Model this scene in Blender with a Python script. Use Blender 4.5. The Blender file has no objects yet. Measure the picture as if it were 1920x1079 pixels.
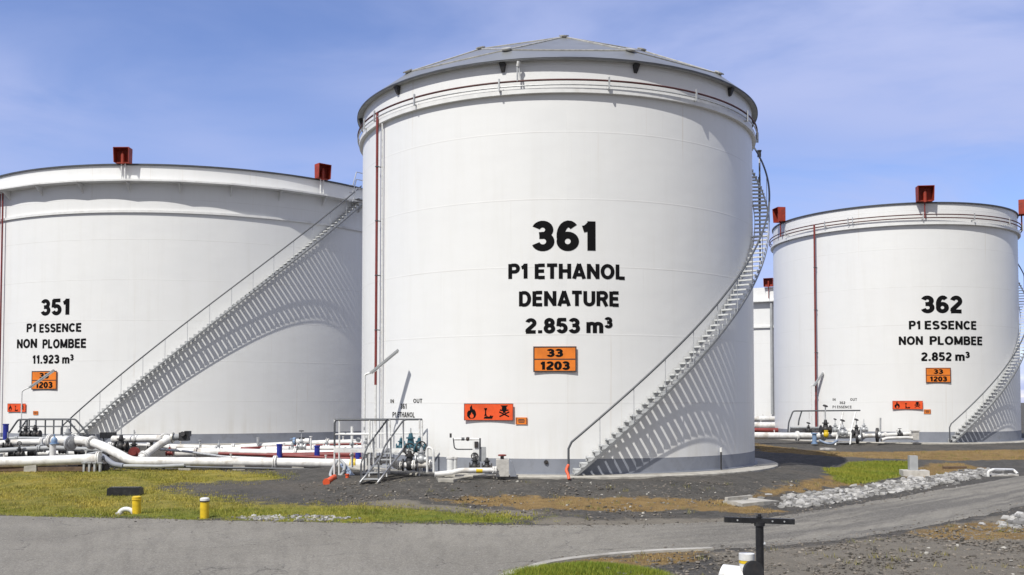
import bpy, math, random
import numpy as np
from mathutils import Vector, Matrix
random.seed(7); np.random.seed(7)
S = bpy.context.scene
COL = S.collection
R_ = math.radians

# ------------------------------------------------------------------ camera, sky, sun, exposure
EYE = 2.45
PITCH = R_(2.0)
FPX, CX, CY = 1813.0, 960.0, 690.7          # focal length and principal point in photograph pixels
cd = bpy.data.cameras.new('camera')
cd.sensor_width = 36; cd.lens = FPX / 1920 * 36
cd.shift_y = (CY - 539.5) / 1920
cd.clip_end = 6000; cd.clip_start = 0.1
cam = bpy.data.objects.new('camera', cd)
cam.location = (0, 0, EYE); cam.rotation_euler = (math.pi / 2 + PITCH, 0, 0)
COL.objects.link(cam); S.camera = cam

SUN_AZ, SUN_EL = 215.5, 52.0                # compass bearing (from +Y towards +X), elevation
sdir = Vector((math.sin(R_(SUN_AZ)) * math.cos(R_(SUN_EL)), math.cos(R_(SUN_AZ)) * math.cos(R_(SUN_EL)), math.sin(R_(SUN_EL))))
sl = bpy.data.lights.new('sun', 'SUN'); sl.energy = 3.6; sl.angle = R_(0.5); sl.color = (1.0, 0.972, 0.90)
so = bpy.data.objects.new('sun', sl); so.rotation_euler = sdir.to_track_quat('Z', 'Y').to_euler(); so.location = (0, 0, 60)
COL.objects.link(so)

S.view_settings.view_transform = 'Standard'; S.view_settings.look = 'None'
S.view_settings.gamma = 1; S.view_settings.use_curve_mapping = False
S.view_settings.exposure = 0.45


class NT:
    """small helper to write node trees"""
    def __init__(s, tree): s.t = tree; s.n = tree.nodes; s.l = tree.links
    def new(s, typ, **kw):
        n = s.n.new(typ)
        for k, v in kw.items(): setattr(n, k, v)
        return n
    def put(s, sock, v):
        if isinstance(v, bpy.types.NodeSocket): s.l.new(v, sock)
        elif v is not None:
            if isinstance(v, (tuple, list)) and len(v) == 3 and sock.type == 'RGBA': v = (*v, 1)
            sock.default_value = v
    def math(s, op, a, b=None, c=None, clamp=False):
        n = s.new('ShaderNodeMath', operation=op); n.use_clamp = clamp
        for i, v in enumerate((a, b, c)):
            if v is not None: s.put(n.inputs[i], v)
        return n.outputs[0]
    def noise(s, vec, scale, detail=4, rough=.55, dist=0):
        n = s.new('ShaderNodeTexNoise'); s.put(n.inputs['Vector'], vec)
        n.inputs['Scale'].default_value = scale; n.inputs['Detail'].default_value = detail
        n.inputs['Roughness'].default_value = rough; n.inputs['Distortion'].default_value = dist
        return n.outputs['Fac']
    def mapping(s, vec, scale=(1, 1, 1), rot=(0, 0, 0), loc=(0, 0, 0)):
        n = s.new('ShaderNodeMapping'); s.put(n.inputs['Vector'], vec)
        n.inputs['Scale'].default_value = scale; n.inputs['Rotation'].default_value = rot; n.inputs['Location'].default_value = loc
        return n.outputs[0]
    def ramp(s, fac, a, b, lo=0.0, hi=1.0):
        n = s.new('ShaderNodeMapRange', interpolation_type='SMOOTHSTEP'); s.put(n.inputs[0], fac)
        n.inputs[1].default_value = a; n.inputs[2].default_value = b; n.inputs[3].default_value = lo; n.inputs[4].default_value = hi
        return n.outputs[0]
    def mix(s, fac, a, b, blend='MIX'):
        n = s.new('ShaderNodeMix', data_type='RGBA', blend_type=blend)
        s.put(n.inputs[0], fac); s.put(n.inputs[6], a); s.put(n.inputs[7], b)
        return n.outputs[2]



SKX, SKY, SKA, SKB = 7.798, 6.836, 0.689, 4.017
W = bpy.data.worlds.new('World'); S.world = W; W.use_nodes = True
w = NT(W.node_tree); bg = w.n['Background']
sky = w.new('ShaderNodeTexSky', sky_type='NISHITA'); sky.sun_disc = False
sky.sun_elevation = R_(SUN_EL); sky.sun_rotation = R_(SUN_AZ)
sky.air_density = 1.0; sky.dust_density = 0.05; sky.ozone_density = 3.0
tc = w.new('ShaderNodeTexCoord').outputs['Generated']
sp = w.new('ShaderNodeSeparateXYZ'); w.l.new(tc, sp.inputs[0])
zz = w.math('MAXIMUM', w.math('ADD', sp.outputs[2], 0.12), 0.05)
cb = w.new('ShaderNodeCombineXYZ'); w.put(cb.inputs[0], w.math('DIVIDE', sp.outputs[0], zz)); w.put(cb.inputs[1], w.math('DIVIDE', sp.outputs[1], zz))
cv = w.mapping(cb.outputs[0], scale=(.9, 1.5, 1), rot=(0, 0, R_(-24)), loc=(SKA, SKB, 0))
n1 = w.noise(cv, 1.15, 6, .55, .5)
n2 = w.noise(w.mapping(cb.outputs[0], scale=(.5, .5, 1), loc=(SKX, SKY, 0)), .9, 3, .5)
cl = w.math('MULTIPLY', w.ramp(n1, .24, .66), w.ramp(n2, .30, .58), clamp=True)
skyc = w.mix(1.0, sky.outputs[0], (.77, .765, .98, 1), 'MULTIPLY')
skyc = w.mix(w.math('MULTIPLY_ADD', cl, .92, .06), skyc, (3.05, 3.5, 5.5, 1))
# unseen white cloud added behind the camera to neutralise blue shade on the tanks
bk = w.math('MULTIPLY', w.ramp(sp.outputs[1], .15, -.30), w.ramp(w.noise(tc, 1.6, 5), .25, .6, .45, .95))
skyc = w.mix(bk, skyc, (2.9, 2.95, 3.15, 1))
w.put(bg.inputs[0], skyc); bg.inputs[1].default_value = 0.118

# ------------------------------------------------------------------ pixel rays and ground
def ray(px, py):
    x = (px - CX) / FPX; y = (CY - py) / FPX
    return Vector((x, math.cos(PITCH) - y * math.sin(PITCH), math.sin(PITCH) + y * math.cos(PITCH)))
def P(px, py, Y):
    d = ray(px, py); return Vector((0, 0, EYE)) + d * (Y / d.y)
def cyl_hit(c, r, px, py):
    d = ray(px, py); a = d.x ** 2 + d.y ** 2; b = -2 * (d.x * c[0] + d.y * c[1]); q = c[0] ** 2 + c[1] ** 2 - r * r
    disc = b * b - 4 * a * q
    t = (-b - math.sqrt(max(disc, 0))) / (2 * a)
    p = Vector((0, 0, EYE)) + d * t
    return math.atan2(p.x - c[0], -(p.y - c[1])), p.z, p
def cp(c, r, th, z): return Vector((c[0] + r * math.sin(th), c[1] - r * math.cos(th), z))

def sstep(a, b, x):
    t = np.clip((np.asarray(x, float) - a) / (b - a), 0, 1); return t * t * (3 - 2 * t)
A361 = math.radians(2.61)
T1 = dict(c=(41.0 * math.sin(A361), 41.0 * math.cos(A361)), R=8.14)
T2 = dict(c=(70.6 * math.sin(R_(21.46)), 70.6 * math.cos(R_(21.46))), R=7.72)
T0 = dict(c=(-21.9, 70.2), R=15.2)
T3 = dict(c=(36.6, 127.6), R=15.0)
def hbase(X, Y):
    X = np.asarray(X, float); Y = np.asarray(Y, float)
    left = np.interp(Y, [-1e4, 25, 31, 36, 54, 1e4], [-.6, -.6, -.44, -.22, -.02, -.02])
    right = np.interp(Y, [-1e4, 30, 45, 58, 1e4], [-.6, -.6, -.5, -.02, -.02])
    k = sstep(5, 13, X); b = left * (1 - k) + right * k
    r = np.hypot(X - T1['c'][0], Y - T1['c'][1])
    wgt = 1 - sstep(9.1, 13.4, r)
    b = b + (-.08 - b) * wgt
    # low grassy hump in the near right foreground
    b = b + .30 * np.exp(-(((X - 1.25) / 1.5) ** 2 + ((Y - 16.2) / 1.0) ** 2))
    return b
def G(px, py):
    z = -.4
    for _ in range(60):
        d = ray(px, py); t = (z - EYE) / d.z; X, Y = d.x * t, d.y * t
        z = .5 * z + .5 * float(hbase(X, Y))
    return Vector((X, Y, float(hbase(X, Y))))

# ------------------------------------------------------------------ materials
def mat(name, col, rough=.6, metal=0.0, var=.12, vscale=3.0, bump=0.0, bscale=20.0, dark=None, dfac=.0, dscale=6.0, emit=None):
    m = bpy.data.materials.new(name); m.use_nodes = True
    t = NT(m.node_tree); b = t.n['Principled BSDF']
    o = t.new('ShaderNodeTexCoord').outputs['Object']
    n = t.noise(o, vscale, 5)
    f = t.ramp(n, .3, .7, 1 - var, 1 + var * .4)
    c = t.mix(1.0, (*col, 1), t.mix(f, (0, 0, 0, 1), (1, 1, 1, 1)), 'MULTIPLY')
    if dark:
        g = t.noise(o, dscale, 6, .65)
        c = t.mix(t.math('MULTIPLY', t.ramp(g, .5, .72), dfac), c, (*dark, 1))
    t.put(b.inputs['Base Color'], c); b.inputs['Roughness'].default_value = rough; b.inputs['Metallic'].default_value = metal
    if bump:
        bp = t.new('ShaderNodeBump'); bp.inputs['Strength'].default_value = bump; bp.inputs['Distance'].default_value = .02
        t.put(bp.inputs['Height'], t.noise(o, bscale, 4)); t.put(b.inputs['Normal'], bp.outputs[0])
    return m

def shell_mat(name, R, course=2.32, z0=2.42):
    """white plate paint: weld seams between courses, slight plate unevenness, faint runs of dirt"""
    m = bpy.data.materials.new(name); m.use_nodes = True
    t = NT(m.node_tree); b = t.n['Principled BSDF']
    o = t.new('ShaderNodeTexCoord').outputs['Object']
    s = t.new('ShaderNodeSeparateXYZ'); t.put(s.inputs[0], o)
    zc = t.math('DIVIDE', t.math('SUBTRACT', s.outputs[2], z0), course)
    fr = t.math('ABSOLUTE', t.math('SUBTRACT', t.math('FRACT', t.math('ADD', zc, .5)), .5))
    hs = t.ramp(t.math('MULTIPLY', fr, course), .004, .035, 1, 0)
    ang = t.math('MULTIPLY', t.math('ARCTAN2', s.outputs[0], s.outputs[1]), R / 7.3)
    off = t.math('MULTIPLY', t.math('FLOOR', zc), .37)
    fv = t.math('ABSOLUTE', t.math('SUBTRACT', t.math('FRACT', t.math('ADD', ang, off)), .5))
    vs = t.ramp(t.math('MULTIPLY', fv, 7.3), .004, .03, 1, 0)
    seam = t.math('MAXIMUM', hs, t.math('MULTIPLY', vs, .45))
    cbx = t.new('ShaderNodeCombineXYZ'); t.put(cbx.inputs[0], t.math('MULTIPLY', ang, 7.3)); t.put(cbx.inputs[1], s.outputs[2])
    streak = t.noise(t.mapping(cbx.outputs[0], scale=(2.2, .16, 1)), 1.0, 6, .6)
    blot = t.noise(t.mapping(cbx.outputs[0], scale=(.35, .35, 1)), 1.0, 4)
    c = t.mix(t.ramp(streak, .45, .8, 0, .30), (.735, .735, .73, 1), (.64, .63, .60, 1))
    c = t.mix(t.ramp(blot, .4, .75, 0, .35), c, (.68, .685, .69, 1))
    seamv = t.ramp(t.noise(cbx.outputs[0], .5, 3), .35, .7, .04, .34)
    c = t.mix(t.math('MULTIPLY', seam, seamv), c, (.52, .50, .47, 1))
    low = t.math('MULTIPLY', t.ramp(s.outputs[2], .3, 2.2, 1, 0), t.ramp(streak, .35, .75, 0, .4))
    c = t.mix(low, c, (.56, .53, .47, 1))
    run = t.noise(t.mapping(cbx.outputs[0], scale=(5.5, .10, 1)), 1.0, 4, .6)
    c = t.mix(t.math('MULTIPLY', t.ramp(run, .60, .74, 0, .38), t.ramp(t.noise(cbx.outputs[0], .22, 2), .45, .65)), c, (.52, .45, .36, 1))
    t.put(b.inputs['Base Color'], c); b.inputs['Roughness'].default_value = .42
    bp = t.new('ShaderNodeBump'); bp.inputs['Strength'].default_value = .5; bp.inputs['Distance'].default_value = .012
    h = t.math('ADD', t.math('MULTIPLY', seam, .35), t.math('MULTIPLY', t.noise(t.mapping(cbx.outputs[0], scale=(.6, .9, 1)), 1, 2), 2.2))
    t.put(bp.inputs['Height'], h); t.put(b.inputs['Normal'], bp.outputs[0])
    return m

M = dict(
    white=mat('white_paint', (.72, .72, .715), .45, var=.08, dark=(.45, .41, .35), dfac=.25, dscale=2),
    pipe=mat('pipe_white', (.72, .71, .69), .62, var=.2, dark=(.27, .22, .16), dfac=.6, dscale=1.6),
    stair=mat('stair_steel', (.60, .61, .61), .5, .1, var=.2, vscale=6),
    strg=mat('stringer_steel', (.24, .245, .25), .5, .2, var=.2, vscale=6),
    steel=mat('galvanised', (.50, .51, .52), .45, .35, var=.25, vscale=8),
    rail=mat('rail_grey', (.10, .105, .115), .5, .2, var=.2, vscale=6),
    railw=mat('rail_white', (.72, .72, .71), .5, var=.15, vscale=5, dark=(.3, .24, .18), dfac=.4),
    base=mat('base_grey', (.235, .25, .29), .6, var=.18, vscale=1.2, dark=(.12, .12, .12), dfac=.4, dscale=1.2),
    conc=mat('concrete', (.40, .38, .34), .9, var=.25, vscale=2.5, bump=.6, bscale=14, dark=(.17, .15, .12), dfac=.7, dscale=1.1),
    concl=mat('concrete_pale', (.52, .50, .47), .9, var=.2, vscale=3, bump=.5, bscale=14, dark=(.24, .22, .19), dfac=.6, dscale=2),
    alu=mat('dome_sheet', (.27, .28, .29), .40, .45, var=.15, vscale=.7, dark=(.2, .2, .2), dfac=.3, dscale=.8),
    rimd=mat('rim_dark', (.075, .078, .085), .5, .3, var=.25),
    cover=mat('hub_metal', (.58, .56, .50), .4, .4, var=.3, vscale=5),
    red=mat('red_paint', (.33, .034, .014), .6, var=.35, vscale=2.5, dark=(.13, .03, .018), dfac=.75, dscale=3),
    redring=mat('oxide_ring', (.085, .022, .02), .55, var=.3, vscale=3),
    redpipe=mat('oxide_pipe', (.21, .032, .028), .55, var=.3, vscale=3, dark=(.09, .03, .025), dfac=.5),
    black=mat('black_lettering', (.008, .008, .009), .95, var=.2),
    iron=mat('dark_iron', (.045, .045, .048), .55, .3, var=.3, vscale=8, dark=(.12, .07, .04), dfac=.4),
    blue=mat('blue_paint', (.018, .03, .28), .45, var=.25, vscale=6),
    teal=mat('teal_paint', (.025, .10, .14), .45, var=.3, vscale=6, dark=(.02, .03, .03), dfac=.5),
    lblue=mat('pale_blue', (.20, .30, .46), .5, var=.25, vscale=6),
    yellow=mat('yellow_paint', (.70, .48, .015), .5, var=.2, vscale=6, dark=(.28, .2, .05), dfac=.5, dscale=8),
    orange=mat('orange_plate', (.76, .20, .016), .5, var=.2, vscale=2),
    redor=mat('hazard_plate_red', (.74, .085, .014), .5, var=.22, vscale=2),
    hose=mat('hose_grey', (.22, .27, .36), .5, var=.2, vscale=6),
    horange=mat('orange_cap', (.72, .10, .03), .5, var=.2),
    rubber=mat('black_coat', (.016, .016, .018), .42, var=.3, vscale=9, dark=(.08, .08, .08), dfac=.35),
    grey=mat('grey_box', (.36, .37, .38), .6, var=.15),
    timber=mat('weathered_timber', (.13, .085, .055), .85, var=.35, vscale=5),
    rock=mat('pale_stone', (.31, .307, .305), .9, var=.45, vscale=2.0, bump=.25, bscale=12),
    rockd=mat('dark_stone', (.115, .108, .098), .9, var=.5, vscale=6, bump=.6, bscale=20),
)
def per_stone(m, lo, hi):
    t = NT(m.node_tree); b = t.n['Principled BSDF']; src = b.inputs['Base Color'].links[0].from_socket
    g = t.new('ShaderNodeNewGeometry').outputs['Random Per Island']
    t.put(b.inputs['Base Color'], t.mix(1.0, src, t.mix(g, lo, hi), 'MULTIPLY'))
per_stone(M['rock'], (.40, .39, .37, 1), (1.5, 1.48, 1.44, 1)); per_stone(M['rockd'], (.6, .58, .55, 1), (2.0, 1.85, 1.7, 1))
M['black'].node_tree.nodes['Principled BSDF'].inputs['Specular IOR Level'].default_value = .1
M['shell1'] = shell_mat('shell_paint_middle', 8.14)
M['shell2'] = shell_mat('shell_paint_right', 7.72)
M['shell0'] = shell_mat('shell_paint_left', 15.2)

# ------------------------------------------------------------------ mesh building
ORI = {}
class MB:
    def __init__(s): s.v = []; s.f = []; s.sm = []
    def add(s, vs, fs, smooth=False):
        k = len(s.v); s.v += [tuple(v) for v in vs]
        s.f += [tuple(i + k for i in f) for f in fs]; s.sm += [smooth] * len(fs); return s
    def obox(s, c, ax, ay, az, sx, sy, sz, taper=1.0):
        c = Vector(c); vs = []
        for k in (-1, 1):
            q = taper if k > 0 else 1
            for i, j in ((-1, -1), (1, -1), (1, 1), (-1, 1)):
                vs.append(c + ax * (i * sx / 2 * q) + ay * (j * sy / 2 * q) + az * (k * sz / 2))
        return s.add(vs, [(3, 2, 1, 0), (4, 5, 6, 7), (0, 1, 5, 4), (1, 2, 6, 5), (2, 3, 7, 6), (3, 0, 4, 7)])
    def box(s, c, size, rz=0.0, taper=1.0):
        ax = Vector((math.cos(rz), math.sin(rz), 0)); ay = Vector((-math.sin(rz), math.cos(rz), 0))
        return s.obox(c, ax, ay, Vector((0, 0, 1)), *size, taper=taper)
    def tube(s, path, r, n=10, caps=True, closed=False):
        path = [Vector(p) for p in path]; N = len(path)
        rs = r if isinstance(r, (list, tuple)) else [r] * N
        up = None; rings = []
        for i, p in enumerate(path):
            a = path[i - 1] if (i > 0 or closed) else p
            b = path[(i + 1) % N] if (i < N - 1 or closed) else p
            d = (b - a)
            if d.length < 1e-9: d = Vector((0, 0, 1))
            d.normalize()
            if up is None:
                up = Vector((0, 0, 1)) if abs(d.z) < .9 else Vector((1, 0, 0))
            x = up - d * up.dot(d)
            if x.length < 1e-6: x = d.orthogonal()
            x.normalize(); y = d.cross(x); up = x
            k = 1.0
            if 0 < i < N - 1:
                d1 = (path[i] - path[i - 1]).normalized(); d2 = (path[i + 1] - path[i]).normalized()
                k = min(1.35, 1 / max(.5, math.sqrt(max(1e-6, (1 + d1.dot(d2)) / 2))))
            rings.append([p + (x * math.cos(q) + y * math.sin(q)) * rs[i] * (k if n > 4 else 1) for q in [2 * math.pi * j / n for j in range(n)]])
        vs = [v for g in rings for v in g]; fs = []
        for i in range(N if closed else N - 1):
            a, b = i * n, ((i + 1) % N) * n
            for j in range(n):
                fs.append((a + j, a + (j + 1) % n, b + (j + 1) % n, b + j))
        s.add(vs, fs, n > 5)
        if caps and not closed:
            s.add(rings[0], [tuple(reversed(range(n)))]); s.add(rings[-1], [tuple(range(n))])
        return s
    def cyl(s, p0, p1, r, n=14, r1=None): return s.tube([p0, p1], [r, r if r1 is None else r1], n)
    def disc(s, c, axis, r, t, n=16):
        c = Vector(c); a = Vector(axis).normalized() * t / 2; return s.cyl(c - a, c + a, r, n)
    def torus(s, c, axis, r, rr, n=20, m=6):
        c = Vector(c); a = Vector(axis).normalized(); x = a.orthogonal().normalized(); y = a.cross(x)
        return s.tube([c + (x * math.cos(t) + y * math.sin(t)) * r for t in [2 * math.pi * i / n for i in range(n)]], rr, m, closed=True)
    def lathe(s, c, prof, n=192, a0=0.0, a1=2 * math.pi, closed=False, smooth=True):
        """profile of (r, z) turned round the vertical through c; every band is smooth round, sharp across"""
        full = abs(a1 - a0 - 2 * math.pi) < 1e-6
        cnt = n if full else n + 1
        th = [a0 + (a1 - a0) * i / n for i in range(cnt)]
        segs = list(zip(prof[:-1], prof[1:])) + ([(prof[-1], prof[0])] if closed else [])
        for (r0, z0), (r1, z1) in segs:
            vs = [cp(c, r0, t, z0) for t in th] + [cp(c, r1, t, z1) for t in th]; fs = []
            for i in range(n):
                j = (i + 1) % cnt
                fs.append((i, j, cnt + j, cnt + i))
            s.add(vs, fs, smooth)
        return s
    def ball(s, c, rx, ry, rz, n=12, m=8):
        c = Vector(c); vs = [c + Vector((0, 0, -rz))]
        for i in range(1, m):
            a = -math.pi / 2 + math.pi * i / m
            for j in range(n):
                q = 2 * math.pi * j / n; vs.append(c + Vector((rx * math.cos(a) * math.cos(q), ry * math.cos(a) * math.sin(q), rz * math.sin(a))))
        vs.append(c + Vector((0, 0, rz))); L = len(vs) - 1; fs = []
        for j in range(n):
            k = (j + 1) % n
            fs.append((0, 1 + k, 1 + j)); fs.append((L, L - n + j, L - n + k))
            for i in range(m - 2):
                a = 1 + i * n; b = a + n
                fs.append((a + j, a + k, b + k, b + j))
        return s.add(vs, fs, True)
    def build(s, name, m, parent=None, loc=None):
        me = bpy.data.meshes.new(name)
        o0 = ORI[parent.name] if parent is not None and loc is None else Vector(loc if loc is not None else (0, 0, 0))
        me.from_pydata([(v[0] - o0.x, v[1] - o0.y, v[2] - o0.z) for v in s.v], [], s.f)
        me.polygons.foreach_set('use_smooth', s.sm); me.update()
        if m is not None: me.materials.append(M[m] if isinstance(m, str) else m)
        o = bpy.data.objects.new(name, me); COL.objects.link(o)
        if parent is not None:
            o.parent = parent; o.location = o0 - ORI[parent.name]
        else: o.location = o0
        ORI[o.name] = o0
        return o

def tag(o, label=None, cat=None, group=None, kind=None):
    for k, v in (('label', label), ('category', cat), ('group', group), ('kind', kind)):
        if v: o[k] = v
    return o
def thing(name, loc, label, cat, group=None):
    o = bpy.data.objects.new(name, None); o.empty_display_size = .3; o.location = loc; COL.objects.link(o)
    ORI[o.name] = Vector(loc); return tag(o, label, cat, group)
def bez(pts, n=6):
    """smooth path through points (Catmull-Rom)"""
    pts = [Vector(p) for p in pts]; out = []
    for i in range(len(pts) - 1):
        p0 = pts[max(i - 1, 0)]; p1 = pts[i]; p2 = pts[i + 1]; p3 = pts[min(i + 2, len(pts) - 1)]
        for k in range(n):
            t = k / n
            out.append(.5 * ((2 * p1) + (p2 - p0) * t + (2 * p0 - 5 * p1 + 4 * p2 - p3) * t * t + (3 * p1 - p0 - 3 * p2 + p3) * t ** 3))
    out.append(pts[-1]); return out
def fillet(pts, rad=.25, n=5):
    pts = [Vector(p) for p in pts]; out = [pts[0]]
    for i in range(1, len(pts) - 1):
        a = (pts[i - 1] - pts[i]); b = (pts[i + 1] - pts[i]); r = min(rad, a.length * .45, b.length * .45)
        a = pts[i] + a.normalized() * r; b = pts[i] + b.normalized() * r
        for k in range(n + 1):
            t = k / n; out.append(a * (1 - t) ** 2 + pts[i] * 2 * t * (1 - t) + b * t * t)
    out.append(pts[-1]); return out

# ------------------------------------------------------------------ lettering (bold grotesque built from strokes)
def arc(cx, cy, rx, ry, a0, a1, n=None):
    n = n or max(4, int(abs(a1 - a0) / 15))
    return [(cx + rx * math.cos(R_(a0 + (a1 - a0) * i / n)), cy + ry * math.sin(R_(a0 + (a1 - a0) * i / n))) for i in range(n + 1)]
HW = .116
GL = {
    '0': (.62, [arc(.31, .5, .205, .4, 0, 360)]), 'O': (.84, [arc(.42, .5, .31, .4, 0, 360)]),
    '1': (.46, [[(.29, 0), (.29, 1)], [(.05, .73), (.16, .76), (.26, .88)]]),
    '2': (.62, [arc(.31, .69, .2, .21, 165, -28) + [(.12, .2), (.11, .1)], [(.03, .09), (.58, .09)]]),
    '3': (.62, [arc(.29, .71, .19, .195, 160, -90) + [(.2, .515)], [(.2, .513)] + arc(.3, .31, .21, .215, 90, -162)]),
    '5': (.62, [[(.1, .905), (.55, .905)], [(.16, .96), (.12, .47)], arc(.31, .33, .205, .235, 145, -158)]),
    '6': (.62, [arc(.31, .31, .2, .215, 0, 360), arc(.33, .5, .22, .405, 48, 200)]),
    '8': (.62, [arc(.31, .715, .175, .19, 0, 360), arc(.31, .305, .205, .21, 0, 360)]),
    '9': (.62, [arc(.31, .69, .2, .215, 0, 360), arc(.29, .5, .22, .405, 228, 380)]),
    '.': (.27, [[(.135, 0), (.135, .2)]]),
    'I': (.3, [[(.15, 0), (.15, 1)]]), 'L': (.6, [[(.12, 0), (.12, 1)], [(.22, .09), (.57, .09)]]),
    'T': (.64, [[(.32, 0), (.32, .82)], [(.02, .91), (.62, .91)]]),
    'H': (.74, [[(.12, 0), (.12, 1)], [(.62, 0), (.62, 1)], [(.22, .52), (.52, .52)]]),
    'E': (.64, [[(.12, 0), (.12, 1)], [(.22, .09), (.6, .09)], [(.22, .52), (.56, .52)], [(.22, .91), (.6, .91)]]),
    'A': (.78, [[(.09, 0), (.39, 1.0)], [(.69, 0), (.39, 1.0)], [(.22, .27), (.56, .27)]]),
    'N': (.76, [[(.12, 0), (.12, 1)], [(.64, 0), (.64, 1)], [(.12, .93), (.64, .07)]]),
    'M': (.9, [[(.12, 0), (.12, 1)], [(.78, 0), (.78, 1)], [(.13, .95), (.45, .08)], [(.77, .95), (.45, .08)]]),
    'P': (.68, [[(.12, 0), (.12, 1)], [(.2, .91), (.4, .91)] + arc(.4, .69, .19, .22, 80, -80) + [(.4, .47), (.2, .47)]]),
    'R': (.73, [[(.12, 0), (.12, 1)], [(.2, .91), (.42, .91)] + arc(.42, .7, .19, .21, 80, -80) + [(.42, .49), (.2, .49)], [(.42, .46), (.64, 0)]]),
    'B': (.73, [[(.12, 0), (.12, 1)], [(.2, .91), (.4, .91)] + arc(.4, .72, .18, .19, 80, -80) + [(.4, .53), (.2, .53)], [(.4, .52)] + arc(.41, .305, .21, .215, 80, -80) + [(.41, .09), (.2, .09)]]),
    'D': (.76, [[(.12, 0), (.12, 1)], [(.2, .91), (.36, .91)] + arc(.36, .5, .28, .41, 85, -85) + [(.36, .09), (.2, .09)]]),
    'U': (.74, [[(.12, 1), (.12, .36)] + arc(.37, .35, .25, .26, 180, 360) + [(.62, .36), (.62, 1)]]),
    'C': (.76, [arc(.41, .5, .3, .4, 42, 318)]),
    'S': (.68, [arc(.34, .71, .22, .195, 22, 250) + arc(.34, .3, .23, .205, 70, -158)]),
    'm': (.92, [[(.1, 0), (.1, .73)], [(.11, .5)] + arc(.28, .5, .17, .14, 150, 0) + [(.45, 0)], [(.46, .5)] + arc(.63, .5, .17, .14, 150, 0) + [(.8, 0)]]),
}
def ribbon(pts, hw):
    closed = len(pts) > 6 and abs(pts[0][0] - pts[-1][0]) < 1e-4 and abs(pts[0][1] - pts[-1][1]) < 1e-4
    if closed: pts = pts[:-1]
    N = len(pts); vs = []
    for i in range(N):
        a = pts[i - 1] if (i > 0 or closed) else pts[i]; b = pts[(i + 1) % N] if (i < N - 1 or closed) else pts[i]
        dx, dy = b[0] - a[0], b[1] - a[1]; L = math.hypot(dx, dy) or 1
        nx, ny = -dy / L, dx / L
        k = 1.0
        if (0 < i < N - 1) or closed:
            d1 = (pts[i][0] - a[0], pts[i][1] - a[1]); d2 = (b[0] - pts[i][0], b[1] - pts[i][1])
            c = (d1[0] * d2[0] + d1[1] * d2[1]) / ((math.hypot(*d1) * math.hypot(*d2)) or 1)
            k = min(1.5, 1 / math.sqrt(max(.2, (1 + c) / 2)))
        vs.append((pts[i][0] + nx * hw * k, pts[i][1] + ny * hw * k)); vs.append((pts[i][0] - nx * hw * k, pts[i][1] - ny * hw * k))
    fs = [(2 * i + 1, 2 * ((i + 1) % N) + 1, 2 * ((i + 1) % N), 2 * i) for i in range(N if closed else N - 1)]
    return vs, fs
def text2d(s, hw=HW):
    """strokes of a line of text; returns list of (verts, faces) and the width (cap height 1)"""
    out = []; x = 0.0
    for ch in s:
        if ch == ' ': x += .30; continue
        sc, dy, key = (1, 0, ch)
        if ch == '³': sc, dy, key = (.70, .36, '3')
        wd, strokes = GL[key]
        for st in strokes:
            vs, fs = ribbon(st, hw * (1.1 if sc < 1 else 1) if sc == 1 else hw * 1.15)
            out.append(([(x + a * sc, dy + b * sc) for a, b in vs], fs))
        x += wd * sc + .07
    return out, x - .07
def text_on_shell(tank, s, box, name, parent, m='black', hw=HW):
    c, r = tank['c'], tank['R']; x0, x1, y0, y1 = box
    if ' ' in s:                                    # one mesh per word
        full = text2d(s, hw)[1]; i = 0
        for wd_ in s.split(' '):
            if wd_:
                a = text2d(s[:i] + '.', hw)[1] - .27 if i else 0.0; b = a + text2d(wd_, hw)[1]
                text_on_shell(tank, wd_, (x0 + (x1 - x0) * a / full, x0 + (x1 - x0) * b / full, y0, y1), name, parent, m, hw)
            i += len(wd_) + 1
        return
    ym = (y0 + y1) / 2
    a0 = cyl_hit(c, r, x0, ym)[0]; a1 = cyl_hit(c, r, x1, ym)[0]
    zt = cyl_hit(c, r, (x0 + x1) / 2, y0)[1]; zb = cyl_hit(c, r, (x0 + x1) / 2, y1)[1]
    st, wd = text2d(s, hw); mb = MB()
    for k, (vs, fs) in enumerate(st):
        mb.add([cp(c, r + .008 + .0007 * (k % 7), a0 + (a1 - a0) * u / wd, zb + (zt - zb) * v) for u, v in vs], fs)
    return mb.build(name, m, parent)
def text_on_plane(mb, s, o, ax, az, width, height, lift, nrm, hw=HW):
    st, wd = text2d(s, hw)
    for k, (vs, fs) in enumerate(st):
        mb.add([o + ax * (u / wd * width) + az * (v * height) + nrm * (lift + .0006 * (k % 7)) for u, v in vs], fs)

# ------------------------------------------------------------------ the ground
def sd_poly(poly, X, Y):
    """signed distance (positive inside) of points to a polygon"""
    d = np.full(X.shape, 1e9); ins = np.zeros(X.shape, bool); n = len(poly)
    for i in range(n):
        x0, y0 = poly[i]; x1, y1 = poly[(i + 1) % n]; ex, ey = x1 - x0, y1 - y0; L = ex * ex + ey * ey + 1e-12
        t = np.clip(((X - x0) * ex + (Y - y0) * ey) / L, 0, 1)
        d = np.minimum(d, np.hypot(X - x0 - t * ex, Y - y0 - t * ey))
        cnd = ((y0 > Y) != (y1 > Y)); xi = x0 + (Y - y0) / (ey if abs(ey) > 1e-12 else 1e-12) * ex
        ins ^= cnd & (X < xi)
    return np.where(ins, d, -d)
def gp(pts): return [tuple(G(x, y)[:2]) for x, y in pts]

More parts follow.
